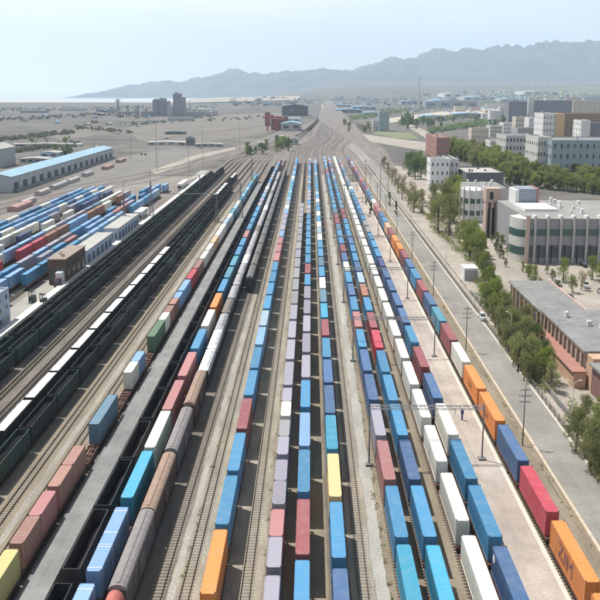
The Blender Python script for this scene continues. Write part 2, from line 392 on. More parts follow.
def paint(code):
    nm = 'paint_' + CNAME[code].replace(' ', '_')
    if nm in MATS: return MATS[nm]
    m, n, b = principled(nm); L = n.links.new; col = PAL[code]
    oi = n.nodes.new('ShaderNodeObjectInfo'); hs = n.nodes.new('ShaderNodeHueSaturation'); mr = n.nodes.new('ShaderNodeMapRange')
    mr.inputs['To Min'].default_value = .78; mr.inputs['To Max'].default_value = 1.14
    hs.inputs['Color'].default_value = (*col, 1); L(oi.outputs['Random'], mr.inputs['Value']); L(mr.outputs[0], hs.inputs['Value'])
    tc = n.nodes.new('ShaderNodeTexCoord'); ad = n.nodes.new('ShaderNodeVectorMath'); ad.operation = 'ADD'
    L(tc.outputs['Object'], ad.inputs[0]); L(oi.outputs['Location'], ad.inputs[1])
    nz = n.nodes.new('ShaderNodeTexNoise'); nz.inputs['Scale'].default_value = .8; nz.inputs['Detail'].default_value = 7; nz.inputs['Roughness'].default_value = .65
    L(ad.outputs[0], nz.inputs['Vector'])
    cr = n.nodes.new('ShaderNodeValToRGB'); cr.color_ramp.elements[0].position = .45; cr.color_ramp.elements[0].color = (.04, .04, .04, 1); cr.color_ramp.elements[1].position = .78; cr.color_ramp.elements[1].color = (.5, .5, .5, 1)
    L(nz.outputs['Fac'], cr.inputs['Fac'])
    # streaks of rust and soot running down and along the sheets
    ms = n.nodes.new('ShaderNodeMapping'); ms.inputs['Scale'].default_value = (5.5, 3.2, .45); L(ad.outputs[0], ms.inputs[0])
    n2 = n.nodes.new('ShaderNodeTexNoise'); n2.inputs['Scale'].default_value = 1.1; n2.inputs['Detail'].default_value = 5; L(ms.outputs[0], n2.inputs['Vector'])
    c2 = n.nodes.new('ShaderNodeValToRGB'); c2.color_ramp.elements[0].position = .56; c2.color_ramp.elements[0].color = (0, 0, 0, 1); c2.color_ramp.elements[1].position = .82; c2.color_ramp.elements[1].color = (.65, .65, .65, 1)
    L(n2.outputs['Fac'], c2.inputs['Fac']); m2 = n.nodes.new('ShaderNodeMixRGB'); L(c2.outputs[0], m2.inputs['Fac']); L(hs.outputs[0], m2.inputs['Color1']); m2.inputs['Color2'].default_value = (.085, .055, .04, 1)
    mx = n.nodes.new('ShaderNodeMixRGB'); L(cr.outputs[0], mx.inputs['Fac']); L(m2.outputs[0], mx.inputs['Color1'])
    mx.inputs['Color2'].default_value = (*(c * .6 + .17 * k for c, k in zip(col, (1.0, .92, .8))), 1)   # road dust on the paint
    L(mx.outputs[0], b.inputs['Base Color']); b.inputs['Roughness'].default_value = .55; b.inputs['Specular IOR Level'].default_value = .3
    MATS[nm] = m; return m
M_steel = mat('wagon_steel', (.05, .042, .036), .7, scale=1.5)
M_wagon = mat('wagon_frame_red', (.17, .085, .065), .8, var=.3, scale=1.0)
M_wheel = mat('wheel_steel', (.06, .05, .045), .5, metal=.5)
M_dark = mat('dark_rubber', (.03, .03, .03), .8)

# ------------------------------------------------------------------ containers
CW, CH, DECK = 1.37, 2.72, 1.16  # width squeezed across the tracks to match the image, as in the whole scene
TOP = DECK + CH
def container_meshes(L):
    """corrugated sides and near end, roof with shallow ribs, corner posts, doors at the far end"""
    w = CW / 2; body = MB(); ribs = int(L / .38); d = .035
    for s in (-1, 1):
        y = .16; st = (L - .32) / ribs; xo, xi = s * (w - .015), s * (w - .015 - d)
        ptsx = []
        for i in range(ribs):
            ptsx += [(y, xo), (y + st * .35, xo), (y + st * .5, xi), (y + st * .85, xi)]; y += st
        ptsx.append((L - .16, xo))
        for (ya, xa), (yb, xb) in zip(ptsx, ptsx[1:]):
            q = [(xa, ya, .16), (xb, yb, .16), (xb, yb, CH - .1), (xa, ya, CH - .1)]
            body.poly(q if s > 0 else q[::-1])
        body.box(*sorted((s * w, s * (w - .08))), 0, L, 0, .16); body.box(*sorted((s * w, s * (w - .06))), .0, L, CH - .1, CH - .006)
        for y0 in (0, L - .15): body.box(*sorted((s * w, s * (w - .12))), y0 - .001 if y0 == 0 else y0, y0 + .15 if y0 == 0 else y0 + .151, .161, CH - .101)
    ex = 7; st = (CW - .24) / ex
    for i in range(ex):
        a = -w + .12 + i * st
        for (x0, e0), (x1, e1) in (((a, .02), (a + st * .35, .02)), ((a + st * .35, .02), (a + st * .5, .05)), ((a + st * .5, .05), (a + st * .85, .05)), ((a + st * .85, .05), (a + st, .02))):
            body.poly([(x0, e0, .16), (x1, e1, .16), (x1, e1, CH - .1), (x0, e0, CH - .1)])
    body.box(-w + .08, w - .08, .002, .1, 0, .16); body.box(-w + .06, w - .06, .002, .1, CH - .1, CH - .006)
    body.box(-w + .08, w - .08, L - .1, L - .002, 0, .16); body.box(-w + .06, w - .06, L - .1, L - .002, CH - .1, CH - .006)
    body.poly([(-w + .08, .1, .12), (w - .08, .1, .12), (w - .08, L - .1, .12), (-w + .08, L - .1, .12)])
    roof = MB(); y = .10; k = int((L - .2) / .62); st = (L - .2) / k
    pr = []
    for i in range(k): pr += [(y, CH - .02), (y + st * .42, CH - .02), (y + st * .5, CH - .002), (y + st * .92, CH - .002)]; y += st
    pr.append((L - .1, CH - .02))
    for (ya, za), (yb, zb) in zip(pr, pr[1:]): roof.poly([(-w + .06, ya, za), (w - .06, ya, za), (w - .06, yb, zb), (-w + .06, yb, zb)])
    door = MB(); door.box(-w / 2 + .07, w / 2 - .02, 0, .05, .17, CH - .11)
    rod = MB()
    for x in (-.12, .12): rod.tube((x, .075, .1), (x, .075, CH - .08), .018, n=5)
    cast = MB(); cast.box(-.05, .05, -.09, .09, 0, .06)
    far = MB(); far.box(-w, w, 0, L, 0, CH)
    return body, roof, door, rod, cast, far
CM = {}
def cm(L, code):
    k = (L, code)
    if k not in CM:
        if L not in CM: CM[L] = container_meshes(L)
        pm = paint(code); bo, ro, do, rd, ca, fa = CM[L]
        CM[k] = (bo.mesh('container_body', pm), ro.mesh('container_roof', pm), do.mesh('container_door', pm), rd.mesh('locking_rods', mat('galvanised', (.35, .35, .35), .5, metal=.5)), ca.mesh('corner_casting', M_steel), fa.mesh('container', pm))
    return CM[k]
def make_container(X, Y, z, L, code, label, group, full):
    d = cm(L, code)
    if not full:
        o = link('shipping_container', d[5], None, (X, Y, z)); return tag(o, label, 'container', group)
    r = empty('shipping_container', (X, Y, z), label, 'container', group)
    link('body', d[0], r); link('roof', d[1], r)
    for s in (-1, 1):
        o = link('door', d[2], r, (s * CW / 4, L - .05, 0)); rd = link('locking_rods', d[3], o)
        for y in (.1, L - .1): link('corner_casting', d[4], r, (s * (CW / 2 - .052), y, CH - .004))
    return r

# ------------------------------------------------------------------ wagons
bog = MB()
for s in (-1, 1):
    bog.prism([(s * .50 - .04, .34), (s * .50 + .04, .34), (s * .50 + .04, .62), (s * .50 - .04, .62)], -1.15, 1.15)
    bog.box(s * .50 - .05, s * .50 + .05, -.35, .35, .25, .72)
bog.box(-.46, .46, -.22, .22, .42, .78)
ME_bog = bog.mesh('bogie', M_steel)
wh = MB()
for s in (-1, 1): wh.tube((s * .40, 0, .45), (s * .44, 0, .45), .42, n=14); wh.tube((s * .37, 0, .45), (s * .40, 0, .45), .45, n=14)
wh.tube((-.40, 0, .45), (.40, 0, .45), .07, n=6)
ME_wh = wh.mesh('wheelset', M_wheel)
cp = MB(); cp.box(-.10, .10, 0, .45, .78, 1.0); cp.box(-.14, .14, -.12, .08, .74, 1.04); ME_cp = cp.mesh('coupler', M_steel)
def add_bogies(r, L, deep):
    for y in (1.9, L - 1.9):
        b = link('bogie', ME_bog, r, (0, y, .27))
        if deep:
            for dy in (-.9, .9): link('wheelset', ME_wh, b, (0, dy, -.0))
    link('coupler', ME_cp, r, (0, -.42, 0)); link('coupler', ME_cp, r, (0, L + .0, 0))
def flat_mesh(L):
    q = MB()
    for s in (-1, 1): q.box(*sorted((s * .66, s * .58)), 0, L, .72, 1.12)
    for s in (-1, 1): q.box(*sorted((s * .2, s * .12)), 0.1, L - .1, .78, 1.05)
    for y in (0.0, L * .25, L * .5, L * .75, L - .35): q.box(-.578, .578, y + .01, y + .34, .8, 1.10)
    k = 0
    for y in (1.5, 3.2, 4.9, 6.6, 8.3, 10., 11.7):
        if y < L - 1: q.box(-.577, .577, y, y + .14, .98, 1.08)
    q.box(-.72, .72, .1, .22, 1.02, 1.13); q.box(-.72, .72, L - .22, L - .1, 1.02, 1.13)
    return q
FM = {}
def make_flat(X, Y, L, label, group, lod):
    if L not in FM:
        q = flat_mesh(L); FM[L] = q.mesh('deck_frame', M_wagon)
        q.box(-.52, .52, .8, 3.1, .45, .8); q.box(-.52, .52, L - 3.1, L - .8, .45, .8)
        for y in (1., 2.8, L - 2.8, L - 1.): 
            for s in (-1, 1): q.tube((s * .40, y, .72), (s * .46, y, .72), .42, n=8)
        FM[(L, 'f')] = q.mesh('flat_wagon', M_wagon); FM[(L, 'q')] = q
    if lod == 0:
        return tag(link('flat_wagon', FM[(L, 'f')], None, (X, Y, 0)), label, 'railway wagon', group)
    r = empty('flat_wagon', (X, Y, 0), label, 'railway wagon', group)
    link('deck_frame', FM[L], r); add_bogies(r, L, lod == 2); return r
# open gondola
GL = 12.6; GH = 3.2
def gondola_mesh():
    q = MB(); w = .80
    for s in (-1, 1):
        q.box(*sorted((s * w, s * (w - .05))), 0, GL, 1.15, GH - .10)
        q.box(*sorted((s * (w + .05), s * (w - .07))), 0, GL, GH - .10, GH)
        q.box(*sorted((s * (w + .05), s * w)), 0.02, GL - .02, 1.02, 1.16)
        for i in range(11):
            y = .1 + i * (GL - .34) / 10; q.box(*sorted((s * (w + .05), s * (w + .001))), y, y + .13, 1.17, GH - .11)
    for y0, y1 in ((0.0, .05), (GL - .05, GL)):
        q.box(-w + .051, w - .051, y0, y1, 1.15, GH - .10)
    for y0, y1 in ((-.04, .06), (GL - .06, GL + .04)):
        q.box(-w + .071, w - .071, y0, y1, GH - .101, GH - .001)
    for x in (-.45, 0, .4): q.box(x, x + .07, -.05, -.001, 1.17, GH - .11)
    for zz in (1.7, 2.3): q.box(-w + .06, w - .06, -.06, -.0005, zz, zz + .09)
    q.box(-w + .051, w - .051, .05, GL - .05, 1.10, 1.2)
    q.box(-.2, .2, .1, GL - .1, .75, 1.098)
    return q
GB = gondola_mesh()
GCOL = {'k': (.026, .03, .031), 'g': (.026, .046, .042), 's': (.055, .085, .092), 'p': (.04, .034, .034)}
GM = {}
for c_, v_ in GCOL.items():
    mm = mat('gondola_' + {'k': 'black', 'g': 'dark_green', 's': 'blue_grey', 'p': 'brown_black'}[c_], v_, .75, var=.35, scale=.7, rnd=.25)
    a = GB.mesh('gondola_body', mm); q = gondola_mesh()
    q.box(-.5, .5, .8, 3.0, .4, .75); q.box(-.5, .5, GL - 3, GL - .8, .4, .75); GM[c_] = (a, q.mesh('gondola_wagon', mm))
GNM = {'k': 'black', 'g': 'dark green', 's': 'blue-grey', 'p': 'brown-black'}
coal = MB(); powder = MB()
def heap(q, X, Y, z0, amp, w=.72, L=GL, seed=0, humps=2):
    n_, m_ = 14, 5
    k = len(q.v)
    rs = random.Random(seed); ph = rs.uniform(0, 6)
    for i in range(n_ + 1):
        for j in range(m_ + 1):
            u = i / n_; v = j / m_
            h = amp * (math.sin(math.pi * v) ** .7) * (.35 + .65 * abs(math.sin(math.pi * u * humps + ph))) * min(1, 8 * min(u, 1 - u)) + rs.uniform(-.04, .04)
            q.v.append((X - w + 2 * w * v, Y + .08 + (L - .16) * u, z0 + h))
    for i in range(n_):
        for j in range(m_):
            a = k + i * (m_ + 1) + j; q.f.append((a, a + 1, a + m_ + 2, a + m_ + 1)); q.mi.append(0)
def make_gondola(X, Y, c, label, group, lod, load='coal', seed=0):
    if lod == 0: tag(link('gondola_wagon', GM[c][1], None, (X, Y, 0)), label, 'railway wagon', group)
    else:
        r = empty('gondola_wagon', (X, Y, 0), label, 'railway wagon', group); link('body', GM[c][0], r); add_bogies(r, GL, lod == 2)
    if load == 'coal': heap(coal, X, Y, GH - 1.0 + random.Random(seed).uniform(0, .45), .45, seed=seed)
    elif load == 'low': heap(coal, X, Y, GH - 1.65, .35, seed=seed)
    elif load == 'powder': heap(powder, X, Y, GH - .06, .16, w=.745, seed=seed, humps=6)
# rounded roof boxcar
BL = 15.2
def arc(w, z0, h, n=7):
    return [(w * math.cos(math.pi * i / n), z0 + h * math.sin(math.pi * i / n)) for i in range(n + 1)]
def boxcar_meshes(colr, colb, nm):
    b = MB(); b.box(-.79, .79, 0, BL, .95, 3.5)
    for s in (-1, 1):
        for i in range(15): 
            y = .1 + i * (BL - .3) / 14; b.box(*sorted((s * .791, s * .83)), y, y + .1, 1.0, 3.45)
    r = MB(); pr = arc(.85, 3.502, .55); r.prism(pr[::-1], -.08, BL + .08)
    for i in range(12): 
        y = .5 + i * (BL - 1) / 11; r.prism([(x * 1.012, (z - 3.5) * 1.03 + 3.5) for x, z in pr][::-1], y, y + .07)
    r.box(-.14, .14, .3, BL - .3, 4.06, 4.12)
    d = MB(); d.box(-.019, .019, BL / 2 - 1.5, BL / 2 + 1.5, 1.05, 3.3)
    mb = mat('boxcar_side_' + nm, colb, .7, var=.25, scale=1); mr_ = mat('boxcar_roof_' + nm, colr, .75, scale=1.6, col2=tuple(c * 1.35 for c in colr), stretch=(1, .5, 1))
    return b.mesh('boxcar_body', mb), r.mesh('boxcar_roof', mr_), d.mesh('boxcar_door', mb)
BXM = {'grey': boxcar_meshes((.19, .175, .175), (.10, .10, .11), 'grey'), 'brown': boxcar_meshes((.25, .175, .135), (.09, .055, .045), 'brown'), 'dark grey': boxcar_meshes((.13, .13, .125), (.05, .05, .052), 'dark')}
def make_boxcar(X, Y, c, label, group, deep=True):
    r = empty('boxcar', (X, Y, 0), label, 'railway wagon', group); a = BXM[c]
    link('body', a[0], r); link('roof', a[1], r); link('door', a[2], r, (.851, 0, 0)); link('door', a[2], r, (-.851, 0, 0)); add_bogies(r, BL, deep); return r

# ------------------------------------------------------------------ the trains
KT = 1.0
def fronts_to_y(fronts, p, y_end, z):
    out = list(fronts); q = 1 / (fronts[-1] - 91)
    while True:
        q += p; y = 91 + 1 / q
        if y < y_end: break
        out.append(y)
    return [YD(y, z) for y in out]
TRAINS = [
 # X, fronts, pitch, end row, length, colours, phrase for the labels, group
 (25.2, [676, 581, 511, 460, 419.7, 388], .0003306, 157, 12.19, 'o o R d o o w r t d r b d r o o r p b d k k w s d s r d r k s r d k r'.split(), 'train beside the road', 'containers on the train beside the road'),
 (18.2, [614, 536, 478, 434, 397.5, 366.5], .000348, 160, 12.19, 'd b b w d r b d d d d n b b b g g b d b d b s b w s s g l s d s l'.split(), 'train along the pinkish platform', 'containers on the train along the pinkish platform'),
 (15.57, [600, 519.6, 461, 417, 384], .000342, 157, 12.19, ['w'] * 60, 'all-white train', 'containers of the all-white train'),
 (11.8, [613, 536, 479, 434.5, 400], .000333, 158, 12.19, 'c b d b b b R r b x q d b b d b b b r r s s b b d s b d s'.split(), 'train left of the all-white one', 'containers on the train left of the white one'),
 (9.0, [613, 536.5, 479, 434.7, 399], .000333, 158, 12.19, 'c b k l d d b k b d b m d r b b s r r s b s b b d b s b b'.split(), 'train beside the gravel strip', 'containers on the train beside the gravel strip'),
 (2.74, [646, 558, 496, 449, 413], .000329, 158, 12.19, 'd b y c d d b r c s w b s b b w q w b w b s w b q s b b s b s'.split(), 'train with the cream yellow container', 'containers on the train with the cream yellow one'),
 (-.69, [634, 554, 492, 445.5, 407], .000334, 158, 12.19, 'b r b B b l l l l l b r b b b b b b b l l b l l l b d l b l b'.split(), 'train right of the lavender one', 'containers on the train right of the lavender one'),
 (-3.33, [656, 568, 503.7], .000327, 205, 12.19, ['ll', 'lk', 'll', 'lg', 'wl', 'l', 'l', 'l', 'l', 'g', 'g', 'g', 'g', 'l', 'g', 'g', 'l', 'g', 'g', 'l', 'g', 'g', 'g'], 'mostly lavender train', 'containers of the mostly lavender train'),
 (-8.88, [595, 524.5], .000327, 158, 12.19, 'o b b r b b B q b b b b k k k B l l l B w l B t B t t b B w b q b b'.split(), 'train with the orange container nearest', 'containers on the train with orange nearest'),
 (-19.7, [677, 572.5, 498.7, 448, 410], .000372, 160, 13.4, 'B B c m k k b w o b t t b b k b b b b l l B l w l b l l l'.split(), 'train beside the coal wagons', 'containers on the train beside the coal wagons'),
]
CJOBS = []; FJOBS = []
for X, fr, p, ye, L, cols, ph, grp in TRAINS:
    Ys = fronts_to_y(fr, p, ye, TOP)
    for i, Y in enumerate(Ys):
        c = cols[i] if i < len(cols) else random.Random(i * 31 + int(X)).choice('bbslqdr')
        nxt = Ys[i + 1] if i + 1 < len(Ys) else Y + 13.7
        fl = 14.9 if L > 13 else (13.9 if X == 15.57 and i < 4 else 12.9)
        FJOBS.append((Y - .35, X, fl, '%s flat wagon under the %s' % (nth(i), ph)))
        off = random.Random(i + int(X * 7)).uniform(-.12, .12)
        if len(c) == 2:
            CJOBS.append((Y + off, X, 6.03, c[0], '%s short container, near half of %s wagon, %s' % (CNAME[c[0]], nth(i), ph), grp))
            CJOBS.append((Y + off + 6.14, X, 6.03, c[1], '%s short container, far half of %s wagon, %s' % (CNAME[c[1]], nth(i), ph), grp))
        else:
            CJOBS.append((Y + off, X, L, c, '%s container, %s on the %s' % (CNAME[c], nth(i), ph), grp))
# the short mixed train left of the long grey platform (some flat wagons partly empty)
X = -28.4; ph = 'train left of the grey platform'; grp = 'containers on the train left of the grey platform'
Ys = fronts_to_y([622, 545, 487.5], .00032, 176, TOP)
for i, Y in enumerate(Ys): FJOBS.append((Y - .35, X, 12.5, '%s flat wagon under the %s' % (nth(i), ph)))
kk = [(622, 'Y'), (545, 'jk'), (487.5, 'jj'), (425, 's'), (373, 'wB'), (337, 'G')]
kk2 = 'wj jB B R j w w p w w q w t q w t B t q b t G t b q t G t G t'.split()
Yk = [(YD(y, TOP), c) for y, c in kk] + [(Y, c) for Y, c in zip(fronts_to_y([320], .00032, 176, TOP), kk2)]
for i, (Y, c) in enumerate(Yk):
    if len(c) == 2:
        CJOBS.append((Y, X, 6.03, c[0], '%s short container, near half of %s load, %s' % (CNAME[c[0]], nth(i), ph), grp))
        CJOBS.append((Y + 6.14, X, 6.03, c[1], '%s short container, far half of %s load, %s' % (CNAME[c[1]], nth(i), ph), grp))
    else: CJOBS.append((Y, X, 12.19, c, '%s container, %s load of the %s' % (CNAME[c], nth(i), ph), grp))
# the container yard at the far left
YARD = [(-68.2, 'B q B b B b B q B', 300, 183, 'row behind the freight sheds'), (-71.3, 'B l k b B k l d', 290, 186, 'second row behind the freight sheds'),
        (-74.3, 'b B l b B b l', 285, 186, 'third row behind the freight sheds'), (-80, 'x R x B x w l x', 270, 190, 'row with the red containers'),
        (-83.2, 'w B m l s w w', 262, 191, 'row past the red containers'), (-88, 'w n s w', 252, 190, 'fifth yard row'),
        (-91.5, 'B w b l b', 248, 186, 'sixth yard row'), (-95.7, 'w b B w d', 240, 186, 'third row from the yard edge'), (-99, 'b B b d', 235, 188, 'second row from the yard edge'), (-103, 'B b w d', 232, 190, 'outermost yard row')]
for X, cs, y0, y1, ph in YARD:
    cs = cs.split(); Y = YD(y0, TOP); i = 0; rs = random.Random(int(X * 10))
    while Y < YD(y1, TOP):
        if rs.random() < (.45 if X in (-88,) else .10): Y += 13.4; i += 1; continue
        c = cs[(i // (1 if X > -69 else 2) + int(rs.random() * 1.6)) % len(cs)]
        CJOBS.append((Y, X, 12.19, c, '%s container, %s in the %s' % (CNAME[c], nth(i), ph), 'containers in the yard at the left'))
        FJOBS.append((Y - .3, X, 12.9, '%s flat wagon of the %s' % (nth(i), ph)))
        Y += 13.4; i += 1
CJOBS.sort(key=lambda j: j[0]); FJOBS.sort(key=lambda j: j[0])
ROOTS = {}
for Y, X, L, c, lab, grp in CJOBS[:298]:
    ROOTS[(round(X, 1), len([1 for k in ROOTS if k[0] == round(X, 1)]))] = make_container(X, Y, DECK, L, c, lab, grp, Y < 270)
codes = sorted({j[3] for j in CJOBS}); rest = MB()
for Y, X, L, c, lab, grp in CJOBS[298:]:
    rest.box(X - CW / 2, X + CW / 2, Y, Y + L, DECK, TOP, mi=codes.index(c))
tag(rest.build('distant_containers', [paint(c) for c in codes]), 'far containers in many colours at the ends of the trains', 'containers', kind='stuff')
for Y, X, L, lab in FJOBS[:298]:
    make_flat(X, Y, L, lab, 'flat wagons under the containers', 2 if Y < 150 else (1 if Y < 300 else 0))
fr_ = MB()
for Y, X, L, lab in FJOBS[298:]:
    fr_.box(X - .66, X + .66, Y, Y + L, .75, 1.12); fr_.box(X - .45, X + .45, Y + .8, Y + 3, .25, .749); fr_.box(X - .45, X + .45, Y + L - 3, Y + L - .8, .25, .749)
tag(fr_.build('distant_flat_wagons', M_wagon), 'far flat wagons under the last containers', 'wagons', kind='stuff')

# lettering on two containers
def lettering(root, txt, size, y, z, x, m, sx=1.0):
    cu = bpy.data.curves.new('lettering', 'FONT'); cu.body = txt; cu.size = size; cu.extrude = .008; cu.align_x = 'CENTER'; cu.align_y = 'CENTER'
    t = bpy.data.objects.new('tmp', cu); COL.objects.link(t); bpy.context.view_layer.update()
    me = bpy.data.meshes.new_from_object(t.evaluated_get(bpy.context.evaluated_depsgraph_get())); bpy.data.objects.remove(t)
    me.materials.clear(); me.materials.append(m)
    o = link('lettering', me, root, (x, y, z)); o.rotation_euler = (R(90), 0, R(-90)); o.scale = (sx, 1, 1); return o
def find(X, col, k):
    c = [o for o in COL.objects if o.name.startswith('shipping_container') and abs(o.location.x - X) < .05 and o.get('label', '').startswith(col)]
    c.sort(key=lambda o: o.location.y); return c[k]
M_let = mat('lettering_grey_red', (.16, .07, .08), .6)
M_let2 = mat('lettering_white', (.8, .8, .8), .6)
zc = find(25.2, 'orange', 1); lettering(zc, 'ZIM', 2.2, 6.4, 1.35, -CW / 2 - .004, M_let, 1.45); zc['label'] = 'orange container with large dark letters on its side beside the road'
for k in (2, 3): lettering(find(25.2, 'orange', k), 'ZIM', 1.5, 6.4, 1.3, -CW / 2 - .004, mat('lettering_faded', (.30, .13, .06), .6), 1.4)
lg = MB(); 
lg.tube((-CW / 2 - .002, 0, 0), (-CW / 2 - .012, 0, 0), .42, n=20); o = lg.build('emblem', M_let2, find(18.2, 'dark blue', 0), (0, 11.2, 1.9))
# lashings over the nearest pale blue load of the train beside the coal wagons
for k in (0, 1):
    r = find(-19.7, 'pale blue', k)
    for y in (.6, 4.6, 5.1, 7.6, 12.4):
        q = MB(); q.box(-CW / 2 - .01, CW / 2 + .01, y, y + .08, CH + .001, CH + .02); q.box(CW / 2 + .001, CW / 2 + .012, y, y + .08, .4, CH); q.build('lashing_strap', M_let2, r)

# gondola rows
GROWS = [(-22.2, [670, 570, 506, 458, 418, 387.5], .00032, 168, 'kpk', 'low', 'coal train right of the grey platform'),
         (-37.7, [520, 468, 428, 395.5, 368], .00032, 186, 'skgkk', 'coal', 'coal train beside the empty tracks'),
         (-40.7, [480, 432, 398.5, 371.5], .00032, 174, 'kgkk', 'powder', 'white-topped train'),
         (-51.3, [405, 374, 349.5], .00032, 168, 'gkgkg', 'coal', 'second coal train from the yard kerb'),
         (-54.5, [385, 357, 334], .00032, 172, 'kgkg', 'coal', 'coal train next to the yard kerb')]
for X, fr, p, ye, cc, load, ph in GROWS:
    for i, Y in enumerate(fronts_to_y(fr, p, ye, GH)):
        c = cc[(i * 7 + i // 3) % len(cc)]
        ld = load
        if load == 'powder' and not (Y < YD(250, GH) or YD(196, GH) < Y < YD(184, GH) or Y > YD(178, GH)): ld = 'coal'
        desc = '%s gondola heaped with white powder' % GNM[c] if ld == 'powder' else '%s open gondola with coal' % GNM[c]
        make_gondola(X, Y, c, '%s, %s in the %s' % (desc, nth(i), ph), 'open wagons of the ' + ph, 2 if Y < 170 else (1 if Y < 320 else 0), ld, seed=i * 13 + int(-X))
# boxcars, tarpaulined wagons and a tank wagon on the track left of the empty ones
X = -17.0
for y, c, k in ((586, 'grey', 0), (508, 'brown', 1), (448.7, 'grey', 2), (402.5, 'brown', 3)):
    make_boxcar(X, YD(y, 4.0), c, '%s round-roofed boxcar, %s behind the red tank wagon' % (c, ['first', 'second', 'third', 'fourth'][k]), 'boxcars behind the red tank wagon')
for i, Y in enumerate(fronts_to_y([276.5], .0004, 168, 4.0)):
    make_boxcar(-14.4, Y, 'dark grey', 'dark grey boxcar, %s from the camera in the train ending near mid-yard' % nth(i), 'dark boxcars of the train ending mid-yard', Y < 300)
tk = empty('tank_wagon', (X, YD(586, 4.0) - 12.1, 0), 'dusty red tank wagon in front of the grey boxcar', 'railway wagon')
q = MB(); n_ = 20
for y0, y1, r0, r1 in ((0.1, .45, .35, .70), (.45, 11.1, .78, .78), (11.1, 11.45, .70, .35)):
    q.tube((0, y0 + .2, 2.55), (0, y1 + .2, 2.55), r0, r1, n=n_)
M_tank = mat('tank_red', (.42, .13, .11), .6, var=.25, scale=1.2)
o = q.build('tank', M_tank, tk); o.scale = (1, 1, 1.2)
q = MB(); q.tube((0, 5.8, 3.3), (0, 5.8, 3.75), .3, n=12); q.build('dome', M_tank, tk)
q = MB(); q.box(-.5, .5, 0, 12, .8, 1.2); q.box(-.6, .6, 2, 2.4, 1.2, 1.9); q.box(-.6, .6, 9.4, 9.8, 1.2, 1.9); q.build('frame', M_steel, tk); add_bogies(tk, 12, True)
def tarp_mesh(m, seed):
    q = MB(); n_, m_ = 26, 8; rs = random.Random(seed)
    for i in range(n_ + 1):
        for j in range(m_ + 1):
            u, v = i / n_, j / m_; x = -.90 + 1.80 * v
            ed = min(1, 6 * min(u, 1 - u))
            z = GH + .08 + .62 * (math.sin(math.pi * v) ** .6) * (.72 + .28 * abs(math.sin(math.pi * u * 4 + seed))) * ed ** .5 + rs.uniform(-.02, .04)
            if j in (0, m_): z = GH - .75 + .12 * math.sin(i * 1.7 + seed)
            if j in (1, m_ - 1): x *= 1.26; z = GH + .12
            q.v.append((x * .94, .12 + (GL - .24) * u, z))
    for i in range(n_):
        for j in range(m_):
            a = i * (m_ + 1) + j; q.f.append((a, a + 1, a + m_ + 2, a + m_ + 1)); q.mi.append(0)
    for e in (0, n_):
        k = e * (m_ + 1); q.f.append(tuple(k + j for j in (range(m_ + 1) if e == 0 else reversed(range(m_ + 1))))); q.mi.append(0)
    return q.mesh('tarpaulin', m)
TP = {'white': [tarp_mesh(mat('tarp_white', (.62, .63, .65), .7, scale=1.2, col2=(.78, .78, .78)), s) for s in (1, 2)], 'grey': [tarp_mesh(mat('tarp_grey', (.26, .26, .27), .7, scale=1.1, col2=(.42, .41, .43)), s) for s in (3, 4, 5)], 'brown': [tarp_mesh(mat('tarp_brown', (.14, .12, .11), .75, scale=1.1, col2=(.25, .22, .21)), s) for s in (6, 7)]}
yy = fronts_to_y([368, 346, 327.5], .00033, 172, GH + .6)
for i, Y in enumerate(yy):
    c = 'white' if i in (0, 1, 7, 15) else ('brown' if i % 4 == 3 else 'grey')
    make_gondola(X, Y, 'k', 'black gondola under a %s tarpaulin, %s behind the boxcars' % (c, ['first'][0] if i == 0 else nth(i)), 'tarpaulined gondolas behind the boxcars', 1 if Y < 320 else 0, None, i)
    tag(link('tarpaulin', TP[c][i % len(TP[c])], None, (X, Y, 0)), '%s tarpaulin bulging over a gondola, %s behind the boxcars' % (c, 'first' if i == 0 else nth(i)), 'tarpaulin', 'tarpaulins behind the boxcars')
M_coal = mat('coal', (.012, .012, .013), .9, var=.5, scale=3, bump=.6, spec=.08)
tag(coal.build('coal', M_coal), 'black coal heaped in the open gondolas', 'coal', kind='stuff')
tag(powder.build('white_bulk_cargo', mat('white_powder', (.58, .585, .58), .85, var=.22, scale=1.5)), 'white powder heaped in the gondolas of one train', 'bulk cargo', kind='stuff')

# ------------------------------------------------------------------ masts and poles
M_mast = mat('mast_concrete', (.27, .26, .25), .8, var=.1)
M_mastd = mat('mast_steel', (.17, .17, .17), .6, var=.2)
def portal(X0, X1, Y, H, label):
    r = empty('catenary_portal', ((X0 + X1) / 2, Y, 0), label, 'catenary portal', 'portals over the right-hand trains'); hw = (X1 - X0) / 2
    for s in (-1, 1):
        q = MB(); q.tube((s * hw, 0, -.1), (s * hw, 0, H + .3), .11, .08, n=8); q.build('post', M_mastd, r)
        q = MB(); q.box(s * hw - .45, s * hw + .45, -.5, .5, -.1, .3 if s < 0 else 1.15); q.build('footing', M_conc, r)
    q = MB(); zb, zt = H - .35, H + .1
    for y in (-.22, .22):
        for z in (zb, zt): q.box(-hw, hw, y - .03, y + .03, z - .03, z + .03)
    n_ = 26
    for i in range(n_):
        a = -hw + 2 * hw * i / n_; c = a + 2 * hw / n_
        for y in (-.22, .22): q.tube((a, y, zb if i % 2 else zt), (c, y, zt if i % 2 else zb), .022, n=4)
        q.tube((a, -.22, zt), (c, .22, zt), .022, n=4)
    q.build('beam', mat('beam_galvanised', (.30, .30, .30), .6, metal=.2), r)
    q = MB()
    for X in (9.0, 11.8, 15.57, 18.2):
        x = X - (X0 + X1) / 2; q.tube((x, 0, zb), (x, 0, zb - .7), .03, n=5); q.tube((x, 0, zb - .7), (x + .55, 0, zb - .95), .02, n=4); q.box(x - .04, x + .04, -.04, .04, zb - .3, zb - .05)
    q.build('insulator_hangers', M_mastd, r)
DQ = .00103
